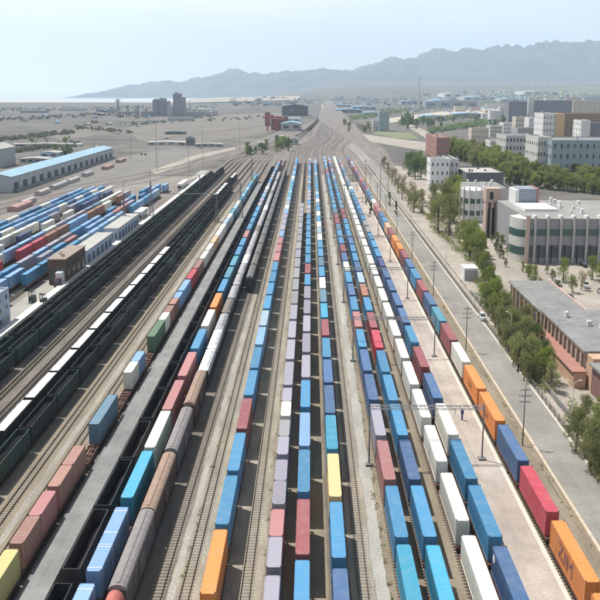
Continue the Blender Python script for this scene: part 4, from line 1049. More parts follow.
for a in [(425, 478, 108.5, 102, 60, GREYW, BLR, 'broad blue-roofed factory shed behind the chimney'), (401, 424, 105, 101.5, 90, GREYW, BLR, 'blue-roofed shed left of the chimney'), (464, 497, 101, 97.5, 160, WHITE2, BLR, 'long blue shed on the slope in front of the mountains'),
          (454, 483, 118, 114, 50, GREYW, BLR, 'narrow blue roof right of the grey shed, by the trees'), (420, 446, 121, 116.5, 40, WHITE2, BLR, 'pale shed with a blue roof above the trees'), (524, 560, 96, 92, 200, WHITE, LTR, 'long bright white shed below the mountains'),
          (432, 452, 103, 100, 120, WHITE2, BLR, 'distant white and blue shed left of the long blue one'), (330, 352, 107, 105, 80, GREYW, BLR, 'flat blue-grey shed right of the outgoing tracks'), (352, 376, 110, 107, 80, GREYW, BLR, 'second flat blue-grey shed right of the outgoing tracks'),
          (335, 362, 113, 110, 60, mat('wall_dark_bluegrey', (.16, .17, .19), .8), BLR, 'nearer blue-grey shed with a dark front right of the tracks'), (363, 381, 116, 113, 50, GREYW, BLR, 'small blue shed before the grey-green tower'), (444, 462, 98, 94, 200, WHITE, LTR, 'distant white works left of the long blue shed'),  # the dark-fronted shed has even dark blue-grey walls
          (281, 301, 131, 124, 40, GREYW, BLR, 'round blue-roofed shed right of the red gantry crane'), (286, 300, 121.5, 119, 30, WHITE2, BLR, 'small blue roof behind the round shed'), (276, 287, 141, 137, 14, WHITE2, LTR, 'small pale hut among the trees by the crane'),
          (257, 265, 149, 143.5, 12, WHITE, LTR, 'white gabled hut in the trees left of the tracks'), (290, 298, 145, 139, 12, WHITE2, LTR, 'small white hut at the head of the blue train'),
          (147, 186, 145.5, 142.5, 20, WHITE2, LTR, 'low pale canopy beyond the light yard'), (165, 184, 134.5, 132, 20, mat('wall_dark_bluegrey', (.16, .17, .19), .8), DKR, 'low dark shed on the graded field'), (186, 194, 145.5, 138.5, 10, PURP, DKR, 'square dark hut right of the pale canopy'),
          (195, 222, 147, 144.8, 10, GREYW, LTR, 'long low pale building beside the dirt road'), (186, 208, 114, 110, 40, WHITE2, LTR, 'white shed right of the power station'), (282, 308, 116, 107, 60, mat('wall_black', (.06, .06, .065), .8), DKR, 'long black coal shed left of the outgoing tracks'),
          (40, 58, 158, 153, 16, BLW, LTR, 'pale blue hut behind the long warehouse'), (20, 48, 163, 159, 14, GREYW, LTR, 'grey low hut behind the long warehouse'), (12, 80, 147, 144.5, 12, WHITE2, LTR, 'long thin pale roof across the left plain'),
          (-20, 1, 168, 150, 30, GREYW, LTR, 'grey tall block at the left edge behind the warehouse'), (500, 520, 103, 99.5, 90, WHITE2, BLR, 'pale shed in front of the slope fields')]:
    shed(*a, ridge=.22, group=SG, win=4 if a[1] - a[0] > 20 else 2)
# scattered distant low houses
rs = random.Random(11)
bands = [(215, 312, 99, 106, 80, 'dark'), (335, 420, 98, 106, 55, 'mid'), (400, 600, 92, 101, 60, 'pale'), (385, 510, 108, 114, 26, 'mid'), (20, 150, 116, 150, 14, 'mid'), (490, 600, 96, 102, 24, 'pale'), (80, 215, 112, 119, 22, 'dark')]
k = 0
HM = {'dark': [mat('wall_black', (.06, .06, .065), .8), GREYW, PURP], 'mid': [GREYW, WHITE2, BROWNW, BLW], 'pale': [WHITE2, YELW, BLW, GREYW]}
HOUSES = {}
for x0, x1, y0, y1, cnt, kd in bands:
    for i in range(cnt):
        px = rs.uniform(x0, x1); py = rs.uniform(y0, y1); X, Y = P(px, py); z = terrain(X, Y); mi_ = rs.randrange(len(HM[kd])); mm = HM[kd][mi_]; cw_ = {'dark': ['black', 'grey', 'slate'], 'mid': ['grey', 'off-white', 'brown', 'pale blue'], 'pale': ['off-white', 'cream', 'pale blue', 'grey']}[kd][mi_]; w = rs.uniform(1.5, 5.5) * px_to_m(Y); D = rs.uniform(12, 30); H = rs.uniform(.8, 2.6) * px_to_m(Y)
        if kd == 'dark': H *= .8
        q = MB(); h2 = H * 1.25; q.prism([(-w / 2, -4), (w / 2, -4), (w / 2, H), (0, h2), (-w / 2, H)], 0, D); q2 = MB()
        q.prism([(-w / 2 - .3, H), (0, h2 + .05), (w / 2 + .3, H), (0, h2 + .6)][::-1], -.3, D + .3, mi=1)
        o = q.build('distant_building', [mm, rs.choice([LTR, BLR, GRR, RUSTR])], None, (X, Y, z))
        rf_ = o.data.materials[1]; rn_ = {LTR.name: 'pale', BLR.name: 'blue', GRR.name: 'felt', RUSTR.name: 'rust'}[rf_.name]
        tag(o, cw_ + ' building with ' + rn_ + ' roof ' + {'dark': 'in the hazy industrial belt left of the tracks', 'mid': 'on the hazy plain behind the yard', 'pale': 'on the hazy slope below the mountains'}[kd], 'building', {'dark': 'distant buildings left of the tracks', 'mid': 'distant buildings on the plain', 'pale': 'distant buildings below the mountains'}[kd] + ', ' + cw_ + ' ' + rn_)

for i, (xl, xr, yb, yt, lab) in enumerate([(141, 151, 117, 112, 'low dark hall left of the boiler blocks'), (167, 173, 117, 107, 'dark stepped block between the boiler blocks'), (186, 200, 118, 112.5, 'low grey hall right of the boiler blocks'), (201, 216, 116, 112.5, 'long flat hall far right of the boiler blocks'), (120, 136, 115, 112, 'flat dark store among the pylons'),
        (168, 192, 121, 118, 'long low shed in front of the boiler blocks'), (96, 114, 112, 109.5, 'flat hall at the left end of the power station'), (60, 84, 111, 109, 'thin dark hall on the left horizon'), (20, 44, 113, 111, 'thin grey hall on the far left horizon')]):
    bpx('works_hall', lab, xl, xr, yb, yt, 40, PURP if i % 2 == 0 else GREYW, DKR, None, None, parapet=0, cat='industrial hall', roofbits=2)
chimney(190, 118, 103, .6, 'stubby stack right of the boiler blocks', GREYW); chimney(170, 117, 101, .5, 'slim stack between the boiler blocks', GREYW)
# power station on the left horizon
def pstation():
    for k, (xl, xr, yb, yt, lab) in enumerate([(153, 158, 116, 101, 'left boiler block of the distant power station'), (158.8, 166, 116, 100, 'middle boiler block of the distant power station'), (173.5, 182, 117, 95.5, 'tall boiler block of the distant power station')]):
        X0, Y0 = P(xl, yb); X1, _ = P(xr, yb); H = (yb - yt) * px_to_m(Y0) / .96; w = X1 - X0
        r = empty('boiler_block', (X0, Y0, 0), lab, 'power station', 'power station blocks')
        q = MB(); q.box(0, w * .55, 0, 60, -2, H); q.build('boiler_tower', PURP, r)
        q = MB(); q.box(w * .551, w, 0, 60, -2, H * .84); q.build('bunker_bay', PURP, r)
        q = MB(); q.prism([(w * .1, H + .01), (w * .45, H + .01), (w * .35, H * 1.06), (w * .15, H * 1.06)], 10, 40); q.build('roof_vent', GREYW, r)
        q = MB(); q.box(w * 1.001, w * 1.6, 5, 50, -2, H * .35); q.build('turbine_hall', GREYW, r)
pstation()
for i, (px, yt) in enumerate([(118.5, 100), (128, 106), (138, 106), (146.5, 109)]):
    X, Y = P(px, 118); H = (118 - yt) * px_to_m(Y); r = empty('power_pylon', (X, Y, 0), '%s dark pylon left of the power station' % ['leftmost', 'second', 'third', 'fourth'][i], 'pylon', 'pylons by the power station')
    q = MB(); s = 2.6
    for sx in (-1, 1):
        for sy in (-1, 1): q.tube((sx * s, sy * s, 0), (sx * .6, sy * .6, H), .5, n=4)
    for j in range(6):
        f = (j + .5) / 6; w = s + (.6 - s) * f; q.tube((-w, -w, H * f), (w, w, H * (f + .12)), .3, n=4); q.tube((w, -w, H * f), (-w, w, H * (f + .12)), .3, n=4)
    q.build('tower', M_mastd, r); q = MB(); q.box(-5, 5, -.4, .4, H * .86, H * .90); q.box(-4, 4, -.4, .4, H * .96, H); q.build('crossarms', M_mastd, r)

# long blue-roofed warehouse at the left
def warehouse():
    H = 7.4; X0, X1 = -153., -140.; Y0, Y1 = YD(193), YD(158.5)
    r = empty('long_warehouse', (X1, Y0, 0), 'long pale warehouse with a light blue roof and dark doors', 'warehouse'); L = Y1 - Y0; w = X1 - X0
    q = MB(); q.prism([(-w, -.5), (0, -.5), (0, H), (-w / 2, H + 1.4), (-w, H)], 0, L); q.build('wall', mat('warehouse_wall', (.40, .42, .45), .8, var=.1, scale=.2), r)
    q = MB()
    for s, (xa, za), (xb, zb) in ((0, (.6, H - .02), (-w / 2, H + 1.55)), (1, (-w / 2, H + 1.55), (-w - .6, H - .02))):
        q.poly([(xa, -.8, za), (xa, L + .8, za), (xb, L + .8, zb), (xb, -.8, zb)])
        q.poly([(xa, -.8, za - .15), (xb, -.8, zb - .15), (xb, L + .8, zb - .15), (xa, L + .8, za - .15)])
        q.poly([(xa, -.8, za), (xb, -.8, zb), (xb, -.8, zb - .15), (xa, -.8, za - .15)])
    q.poly([(.6, -.8, H - .17), (.6, L + .8, H - .17), (.6, L + .8, H - .02), (.6, -.8, H - .02)])
    q.build('roof', mat('roof_light_blue', (.27, .41, .51), .6, var=.08, scale=.1), r)
    n_ = 16
    for i in range(n_):
        y = L * (i + .5) / n_; q = MB(); q.box(.003, .08, y - 3.4, y + 3.4, 0, 4.3); q.build('door', mat('door_dark', (.06, .07, .09), .7), r)
        q = MB(); q.box(.003, .3, y + L / n_ / 2 - .6, y + L / n_ / 2 + .6, 0, H - .2); q.build('column', WHITE2, r)
    q = MB(); q.box(.301, 2.6, 2, L - 2, 0, 1.1); q.build('loading_dock', M_conc, r)
warehouse()
building('left_store', 'white store with blue roof at the left edge before the warehouse', -152, -141.5, YD(214), YD(197), 6, WHITE2, BLR, (1, 4), (1, 3), sx=1)
# tarpaulined stacks beside the warehouse
for i, (px, py, w, d, c, lab) in enumerate([(52, 190, 3, 26, 'grey', 'long grey tarpaulined stack below the warehouse front'), (68, 184, 3, 20, 'white', 'pale tarpaulined stack beside the warehouse middle'), (84, 177, 3, 18, 'grey', 'grey tarpaulined stack near the warehouse middle'), (104, 170, 3.4, 22, 'pink', 'reddish covered stack near the warehouse end'),
        (118, 163, 3.4, 20, 'pink', 'reddish covered stack past the warehouse end'), (38, 196, 3.2, 16, 'white', 'pale covered stack at the near corner of the warehouse'), (12, 212, 4, 22, 'pink', 'large reddish covered stack at the left edge'), (22, 206, 3, 16, 'white', 'pale covered stack at the left edge')]):
    X, Y = P(px, py); q = MB(); n_ = 8
    for s_ in range(3):
        pr = arc(w / 2, 1.5, .7, 8); q.prism([(w / 2, 0)] + pr + [(-w / 2, 0)] if False else ([(-w / 2, 0), (w / 2, 0)] + pr), d / 3 * s_ + .2, d / 3 * (s_ + 1) - .2)
    tag(q.build('covered_stack', {'grey': mat('tarp_grey', (.3, .3, .3), .7), 'white': mat('tarp_dusty', (.40, .36, .35), .8, var=.2, scale=.5), 'pink': mat('tarp_rosy', (.38, .24, .22), .8, var=.25, scale=.5)}[c], None, (X, Y, 0)), lab, 'covered stack', 'covered stacks beside the warehouse')

# freight sheds and vehicles on the apron
def apron_shed(X0, X1, Ya, Yb, H, wall, roof, label, name, vault=0, door=None):
    r = empty(name, (X1, Ya, 0), label, 'shed'); w = X1 - X0; L = Yb - Ya
    q = MB(); q.box(-w, 0, 0, L, -.2, H); q.build('wall', wall, r)
    q = MB(); q.box(-w - .25, .25, -.5, L + .5, H, H + .22); q.build('roof', roof, r)
    n_ = max(3, int(L / 5))
    for i in range(n_):
        y = L * (i + .5) / n_; q = MB(); q.box(.002, .06, y - L / n_ * .28, y + L / n_ * .28, .2 if door else 1.4, H * .72); q.build('door' if door else 'window', mat('shed_door_blue', (.10, .14, .22), .7) if door else M_glass, r)
    for i in range(3):
        x = -w * (i + .5) / 3; q = MB(); q.box(x - .35, x + .35, -.06, -.002, 1.2, H * .7); q.build('window', M_glass, r)
    return r
Ya, Yb = YD(285.5), YD(270)
r = apron_shed(-64.2, -59.9, Ya, Yb, 6.3, mat('shed_brown', (.12, .075, .06), .85, var=.2, scale=.5), mat('shed_roof_brown', (.27, .22, .19), .85, var=.12, scale=.3), 'brown shed with a flat dusty roof on the yard apron', 'brown_shed')
for x, y in ((-1.8, 3), (-3., 6)): q = MB(); q.box(x, x + .5, y, y + 1.5, 6.52, 7.3); q.build('roof_vent', mat('roof_vent_pale', (.5, .4, .33), .8), r)
apron_shed(-64.6, -60.3, YD(268), YD(248), 4.4, BLW, LTR, 'pale blue freight shed with a grey roof behind the brown one', 'freight_shed', door=True)
apron_shed(-64.6, -60.3, YD(243), YD(227), 4.4, BLW, LTR, 'farther pale blue freight shed nearest the lattice mast', 'freight_shed', door=True)
apron_shed(-64.0, -61.6, YD(222), YD(217), 3.4, WHITE2, WHITE, 'small white booth beside the lattice mast', 'booth')
r = building('corner_office', 'white office with small windows cut by the left edge', -67, -62.0, YD(343), YD(322), 6.6, BLW, LTR, (3, 4), (3, 4), sx=1)
apron_shed(-63.5, -61.5, YD(191), YD(186), 3.0, WHITE, WHITE, 'little white hut near the far end of the apron', 'hut')
def truck(X, Y, label):
    r = empty('box_truck', (X, Y, 0), label, 'truck')
    q = MB(); q.box(-.75, .75, 1.9, 8.2, .95, 3.6); q.build('cargo_box', WHITE, r)
    q = MB(); q.prism([(-.7, .5), (.7, .5), (.7, 2.5), (-.7, 2.5)], 0, 1.7); q.build('cab', mat('cab_red_dark', (.12, .05, .06), .5), r)
    q = MB(); q.box(-.6, .6, -.03, -.001, 1.5, 2.3); q.build('windscreen', M_glass, r); q = MB(); q.box(-.3, .3, .5, 8, .6, .94); q.build('chassis', M_steel, r)
    for y in (.8, 5.6, 7.):
        for s in (-1, 1): q = MB(); q.tube((s * .55, y, .5), (s * .75, y, .5), .5, n=12); q.build('wheel', M_dark, r)
X, Y = P(57, 289); truck(X, Y, 'white box truck parked in front of the brown shed')
def loader(X, Y, label):
    r = empty('forklift', (X, Y, 0), label, 'forklift', 'forklifts on the apron')
    q = MB(); q.box(-.5, .5, 0, 2.6, .4, 1.4); q.build('body', mat('forklift_green', (.06, .09, .06), .6), r)
    q = MB(); q.box(-.45, .45, .6, 2., 2.3, 2.4)
    for x in (-.42, .38):
        for y in (.62, 1.94): q.box(x, x + .05, y, y + .05, 1.4, 2.3)
    q.build('overhead_guard', M_steel, r)
    q = MB(); q.box(-.35, -.25, -.3, -.15, .1, 3); q.box(.25, .35, -.3, -.15, .1, 3); q.box(-.35, .35, -.28, -.18, 2.7, 2.9); q.build('mast', M_steel, r)
    q = MB(); q.box(-.35, -.25, -1.4, -.3, .1, .16); q.box(.25, .35, -1.4, -.3, .1, .16); q.build('forks', M_steel, r)
    for y in (.5, 2.1):
        for s in (-1, 1): q = MB(); q.tube((s * .45, y, .38), (s * .58, y, .38), .38, n=12); q.build('wheel', M_dark, r)
X, Y = P(31, 303); loader(X, Y, 'left dark forklift on the open concrete apron'); X, Y = P(42, 306); loader(X, Y, 'right dark forklift near the pale kerb')
def car(X, Y, col, label, group, rz=0):
    r = empty('parked_car', (X, Y, 0), label, 'car', group, rz); pm = mat('car_' + col, {'white': (.7, .7, .7), 'black': (.03, .03, .035), 'silver': (.4, .4, .42), 'blue': (.05, .1, .25)}[col], .3, spec=.5)
    q = MB(); q.box(-.5, .5, 0, 4.4, .3, .85); q.build('body', pm, r)
    q = MB(); a = [(-.46, .9), (.46, .9), (.46, 3.7), (-.46, 3.7)]; b_ = [(-.4, 1.5), (.4, 1.5), (.4, 3.2), (-.4, 3.2)]
    for i in range(4): j = (i + 1) % 4; q.poly([(*a[i], .85), (*a[j], .85), (*b_[j], 1.4), (*b_[i], 1.4)])
    q.build('glasshouse', M_glass, r); q = MB(); q.box(-.4, .4, 1.5, 3.2, 1.4, 1.44); q.build('roof', pm, r)
    for y in (.8, 3.5):
        for s in (-1, 1): q = MB(); q.tube((s * .4, y, .32), (s * .51, y, .32), .32, n=10); q.build('wheel', M_dark, r)
for i, (px, py, c, lab) in enumerate([(141, 155, 'black', 'black car on the light yard'), (145, 155.5, 'black', 'second black car on the light yard'), (200, 148.5, 'black', 'dark car beside the dirt road'),
        (484, 322, 'white', 'white car under the roadside trees'), (560, 287, 'silver', 'silver car parked in front of the hall'), (588, 289, 'white', 'white car parked in front of the hall'), (573, 303, 'black', 'black car beside the flat roofs'), (466, 229, 'silver', 'silver car near the rounded wing'), (410, 158, 'white', 'white car at the bend near the throat'), (586, 268, 'black', 'black car in the shade of the hall trees'), (604, 296, 'silver', 'silver car at the right edge before the hall')]):
    X, Y = P(px, py); car(X, Y, c, lab, 'parked cars')
# red gantry crane
def crane():
    X, Y = P(267, 131); r = empty('gantry_crane', (X, Y, 0), 'red gantry crane beside the blue-roofed shed', 'crane'); u = px_to_m(Y); M_r = mat('crane_red', (.36, .06, .055), .6, var=.15); H = 15 * u; Wd = 15 * u
    for x in (0, Wd * .6):
        for y in (0, 18):
            q = MB(); q.tube((x, y, 0), (x + .8, y + (3 if y == 0 else -3), H * .82), .7, n=4); q.build('leg', M_r, r)
    for y in (3, 15): q = MB(); q.box(-5 * 1, Wd, y - .7, y + .7, H * .82, H * .93); q.build('girder', M_r, r)
    q = MB(); q.box(Wd * .25, Wd * .4, 2, 16, H * .935, H * 1.05); q.build('trolley', M_r, r)
    q = MB(); q.box(Wd * .1, Wd * .16, 1, 4, H * .62, H * .8); q.build('cab', M_r, r)
    for x in (0, Wd * .6): q = MB(); q.box(x - .8, x + .8, -1, 20, 0, 1.2); q.build('bogie_beam', M_r, r)
crane()
bpx('ore_shed', 'rust-brown loading shed under the red crane', 271, 283, 130, 120, 30, mat('wall_rust', (.22, .075, .06), .8, var=.2, scale=.3), RUSTR, (1, 3), None, cat='shed')
bpx('ore_bunker', 'tall red-brown bunker behind the gantry crane', 265, 270, 126, 114, 14, mat('wall_rust', (.22, .075, .06), .8), RUSTR, None, None, cat='bunker')
bpx('ore_bunker', 'short red-brown bunker right of the gantry crane', 283, 288, 127, 118, 14, mat('wall_rust', (.22, .075, .06), .8), DKR, None, None, cat='bunker')
TOWN = [(490, 500, 121, 112), (500, 507, 118, 108), (455, 466, 112, 107), (470, 480, 111, 107.5), (486, 498, 109, 104), (536, 550, 112, 104), (556, 570, 113, 106), (575, 590, 110, 102), (592, 604, 111, 103), (510, 522, 112, 105), (523, 534, 110, 103), (545, 560, 105, 99), (566, 580, 103, 98), (584, 600, 104, 98),
        (503, 515, 134, 124), (490, 502, 137, 127), (523, 528, 134, 121), (545, 553, 158, 147), (565, 578, 160, 150), (505, 515, 151, 141), (490, 500, 150, 142)]
COLN = [('white', WHITE), ('beige', YELW), ('grey', GREYW), ('off-white', WHITE2), ('pinkish', PINK)]
for i, (xl, xr, yb, yt) in enumerate(TOWN):
    cn, cm_ = COLN[(i * 3 + i // 4) % 5]; fl = max(2, int((yb - yt) / 3)); 
    bpx('town_block', '%s mid-rise town block in the upper right, %s from the mountains' % (cn, nth(sorted(t[2] + t[0] * 1e-4 for t in TOWN).index(yb + xl * 1e-4))), xl, xr, yb, yt, 22, cm_, (GRR, LTR, RUSTR)[i % 3], (min(5, fl), 6), (min(5, fl), 3), roofbits=2, parapet=.5, group='town blocks in the upper right')

# ------------------------------------------------------------------ trees
M_bark = mat('bark', (.10, .075, .055), .95, var=.3, scale=2)
def leafmat(nm, c):
    m = mat(nm, c, .75, scale=.35, col2=tuple(v * 1.5 for v in c), rnd=.25, spec=.15)
    n = m.node_tree; b = n.nodes['Principled BSDF']
    src = b.inputs['Base Color'].links[0].from_socket; L = n.links.new
    tr = n.nodes.new('ShaderNodeBsdfTranslucent'); mx = n.nodes.new('ShaderNodeMixShader'); mx.inputs[0].default_value = .42
    sc = n.nodes.new('ShaderNodeVectorMath'); sc.operation = 'MULTIPLY'; sc.inputs[1].default_value = (1.5, 1.6, .9); L(src, sc.inputs[0]); L(sc.outputs[0], tr.inputs['Color'])
    L(b.outputs[0], mx.inputs[1]); L(tr.outputs[0], mx.inputs[2]); L(mx.outputs[0], n.nodes['Material Output'].inputs['Surface'])
    return m
LEAF = {'green': leafmat('leaf_green', (.15, .18, .055)), 'olive': leafmat('leaf_olive', (.165, .17, .085)), 'dark': leafmat('leaf_dark', (.085, .115, .052)), 'dry': leafmat('leaf_dry', (.17, .14, .10))}
def tree_mesh(kind, h, wx, wy, seed, nleaf, lsz, base=.25, shape='round'):
    rs = random.Random(seed); tr = MB(); top = h * .8
    tr.tube((0, 0, -.3), (0, 0, h * .35), h * .022, h * .016, n=7, cap=False); tr.tube((0, 0, h * .35), (rs.uniform(-.2, .2), rs.uniform(-.2, .2), top), h * .016, h * .004, n=6, cap=False)
    cl = []
    nc = 24 if shape != 'conifer' else 18
    for i in range(nc):
        f = rs.random() ** .8 if shape == 'conifer' else rs.random()
        z = h * (base + (1 - base) * f * .93)
        prof_ = {'round': math.sin(math.pi * min(1, .12 + .84 * f)) ** .6, 'poplar': math.sin(math.pi * min(1, .1 + .86 * f)) ** .5 * .9, 'conifer': max(.05, 1 - f)}[shape]
        t = rs.uniform(0, 2 * math.pi); rr = prof_ * rs.uniform(.35, .85)
        c = Vector((math.cos(t) * rr * wx, math.sin(t) * rr * wy, z)); cl.append((c, rs.uniform(.16, .30)))
        tr.tube((0, 0, max(h * .2, z - h * .18)), tuple(c), h * .006, h * .002, n=4, cap=False)
    cr_ = MB()
    for i in range(nleaf):
        c, sz = cl[rs.randrange(len(cl))]
        d = Vector((rs.gauss(0, 1), rs.gauss(0, 1), rs.gauss(0, .8))); d = d / max(.3, d.length) * rs.uniform(.3, 1) ** .5
        p = c + Vector((d.x * wx * sz * 1.7, d.y * wy * sz * 1.7, d.z * h * sz * .42))
        nrm = Vector((rs.uniform(-1, 1), rs.uniform(-1, 1), rs.uniform(-.2, 1))).normalized(); u = nrm.orthogonal().normalized(); v = nrm.cross(u)
        a = rs.uniform(0, 6.3); u, v = u * math.cos(a) + v * math.sin(a), v * math.cos(a) - u * math.sin(a); s = lsz * rs.uniform(.6, 1.3)
        u = Vector((u.x * .62, u.y, u.z)); v = Vector((v.x * .62, v.y, v.z))
        cr_.poly([p - u * s, p + v * s * .55, p + u * s, p - v * s * .55])
    return tr.mesh('trunk', M_bark), cr_.mesh('crown', LEAF[kind])
LEAF['scrub'] = leafmat('leaf_scrub', (.060, .062, .045))
TREES = {}
for kd in ('green', 'olive', 'dark', 'dry'):
    TREES[kd] = [tree_mesh(kd, 8, 1.75, 3.0, s, 4600 if kd != 'dry' else 2200, .135, base=.1) for s in (1, 2, 3)]
TREES['poplar'] = [tree_mesh('green', 10, 1.25, 2.1, s + 10, 5200, .19, shape='poplar', base=.1) for s in (1, 2, 3)]
TREES['conifer'] = [tree_mesh('dark', 8, 1.2, 2.0, s + 20, 3000, .2, shape='conifer', base=.08) for s in (1, 2)]
BH = {'poplar': 10}
rt = random.Random(5)
def tree(px, py, hpx, kd, label, group=None, hm=None, wide=1.0):
    X, Y = P(px, py); H = hm or hpx * px_to_m(Y) / .93; s = H / BH.get(kd, 8)
    d = rt.choice(TREES[kd])
    r = empty({'conifer': 'conifer_tree', 'poplar': 'poplar_tree'}.get(kd, 'broadleaf_tree'), (X, Y, terrain(X, Y)), label, 'tree', group, 0)
    t = link('trunk', d[0], r); c = link('crown', d[1], r); r.scale = (s * wide * rt.uniform(.9, 1.15) * rt.choice((-1, 1)), s * wide * rt.uniform(.9, 1.15) * rt.choice((-1, 1)), s)
    return r
G1 = 'trees in the belt right of the road'
rows_t = [(576, 452, 52, 'olive'), (590, 470, 60, 'olive'), (584, 430, 40, 'olive'), (600, 440, 50, 'green'), (604, 480, 60, 'olive'), (613, 500, 60, 'green'),
 (518, 372, 60, 'olive'), (532, 372, 55, 'olive'), (545, 382, 55, 'green'), (526, 352, 55, 'olive'), (537, 356, 50, 'dark'), (508, 352, 50, 'olive'), (514, 338, 46, 'olive'), (500, 335, 48, 'olive'), (526, 335, 45, 'olive'),
 (494, 322, 44, 'green'), (505, 318, 42, 'olive'), (486, 312, 44, 'green'), (497, 303, 40, 'green'), (490, 292, 38, 'green'), (478, 262, 36, 'green'), (484, 276, 36, 'green'), (488, 284, 34, 'dark'),
 (470, 258, 36, 'green'), (464, 250, 32, 'olive'), (474, 246, 30, 'green'), (481, 258, 28, 'green'),
 (449, 236, 44, 'olive'), (438, 232, 42, 'olive'), (443, 222, 40, 'olive'), (453, 222, 36, 'olive'), (434, 216, 34, 'olive'), (447, 210, 34, 'olive'), (457, 214, 34, 'green'), (462, 206, 28, 'green'), (452, 200, 26, 'green'), (458, 196, 22, 'green'), (466, 212, 18, 'dark'),
 (408, 207, 22, 'dry'), (414, 212, 24, 'olive'), (402, 200, 20, 'dry'), (398, 193, 20, 'dry'), (412, 200, 20, 'dry'), (422, 214, 24, 'dry'), (420, 206, 18, 'olive'), (392, 184, 16, 'dry'), (388, 176, 14, 'dry'), (404, 190, 16, 'dry'), (384, 168, 12, 'olive'), (395, 180, 12, 'dry'),
 (409, 176, 24, 'dark'), (415, 179, 26, 'dark'), (421, 179, 24, 'dark'), (413, 170, 20, 'dark'), (426, 176, 22, 'dark'), (419, 168, 18, 'green'), (407, 168, 16, 'dark'),
 (534, 283, 26, 'green'), (528, 279, 22, 'green'), (552, 281, 18, 'olive'), (563, 282, 26, 'green'), (572, 293, 20, 'olive'), (581, 290, 22, 'dry'), (592, 280, 26, 'green'), (601, 284, 26, 'green'), (556, 290, 16, 'dry'), (500, 258, 14, 'dark'), (502, 248, 14, 'green'), (497, 250, 12, 'dark')]
more = []
for px, py, h, kd in rows_t:
    if kd in ('olive', 'green', 'dark') and py > 240 and px < 560:
        more.append((px + 6, py + 9, h * .8, 'olive' if kd == 'green' else kd)); more.append((px - 5, py - 7, h * .7, kd))
rows_t = sorted(rows_t + more, key=lambda t: -t[1]); tcount = {}
for i, (px, py, h, kd) in enumerate(rows_t):
    h *= .68 if 262 < py < 400 and px < 560 else .92
    where = 'in the right-hand belt near the brick pavilion' if py > 400 else 'between the road and the brick building' if py > 300 and px < 560 else 'in front of the grey hall' if px > 520 else 'beside the white cabin' if py > 240 else 'in the clump left of the rounded wing' if px > 430 else 'on the bare verge near the far bend' if kd in ('dry', 'olive') else 'in the dark clump left of the windowed office'
    sz = {'dark': 'dark green', 'green': 'green', 'olive': 'olive green', 'dry': 'sparse brownish'}[kd]
    q_ = tcount.get(sz + where, 0); tcount[sz + where] = q_ + 1
    tree(px, py, h, kd, '%s tree %s, %s from camera' % (sz, where, nth(q_)), sz + ' trees ' + where, wide=1.12 if kd != 'dry' else 1.0)
# the green belt: rows of poplars
rg = random.Random(9); nb = 0
for row, (xa, ya, xb, yb, cnt, h) in enumerate([(449, 150, 500, 160, 18, 13), (447, 158, 520, 176, 26, 16), (462, 160, 540, 178, 24, 16), (470, 166, 560, 186, 28, 17), (500, 172, 600, 186, 30, 17), (505, 184, 612, 196, 32, 16), (455, 155, 530, 170, 22, 14), (480, 172, 600, 191, 30, 16), (498, 152, 505, 160, 3, 12), (455, 147, 478, 149, 7, 9)]):
    for i in range(cnt):
        t = (i + rg.uniform(.1, .9)) / cnt
        kd = rg.choice(['poplar', 'poplar', 'green', 'olive']); qx = xa + (xb - xa) * t; qy = ya + (yb - ya) * t + rg.uniform(-1, 1)
        wh = 'behind the brick block' if qx < 470 else 'beside the low dark workshop' if qx < 505 else 'in front of the rounded pale wing' if qx < 550 else 'below the grey-teal block'
        wh += ', ' + ['back rows', 'front rows'][qy > 150 + (qx - 449) * .22 + 8]
        tree(qx, qy, h * rg.uniform(.8, 1.15), kd, '%s in the green belt %s' % ({'poplar': 'slender green poplar', 'green': 'rounded green tree', 'olive': 'olive tinted tree'}[kd], wh), 'belt trees, %s, %s' % (kd, wh), wide=1.45)
for i in range(26):
    tree(rg.uniform(402, 520), rg.uniform(122, 132) - 0, rg.uniform(6, 11), rg.choice(['dark', 'poplar', 'dark']), 'dark green tree among the factories behind the brick block', 'trees among the factories', wide=1.3)
for i in range(16):
    kd = rg.choice(['olive', 'green', 'dark']); tree(rg.uniform(246, 290), rg.uniform(144, 155), rg.uniform(7, 12), kd, kd + ' toned tree in the grove at the head of the blue train', kd + ' trees of the grove at the train heads', wide=1.5)
for i in range(14):
    tree(rg.uniform(344, 373), rg.uniform(126, 134), rg.uniform(4, 8), rg.choice(['dark', 'olive', 'dry']), 'small dark tree beside the track throat', 'trees beside the track throat', wide=1.3)
for i in range(12):
    tree(rg.uniform(5, 75), rg.uniform(136, 147) , rg.uniform(3, 6), rg.choice(['dark', 'olive']), 'small olive tree on the left plain beyond the warehouse', 'trees on the left plain', wide=1.6)
for i in range(8):
    tree(rg.uniform(52, 72), rg.uniform(152, 158), rg.uniform(6, 9), 'dark', 'dark tree right behind the long warehouse', 'trees right behind the warehouse', wide=1.6)
for i, (px, py, h, lab) in enumerate([(371, 216, 13, 'dark conical tree at the platform beside the road train'), (389.5, 206, 13, 'dark conical tree beyond the road kerb, farther one'), (396, 215, 13, 'dark conical tree on the roadside, nearest'), (366.5, 207, 8, 'small dark conical tree at the foot of a slim mast')]):
    tree(px, py, h, 'conifer', lab, 'conical trees near the far bend')

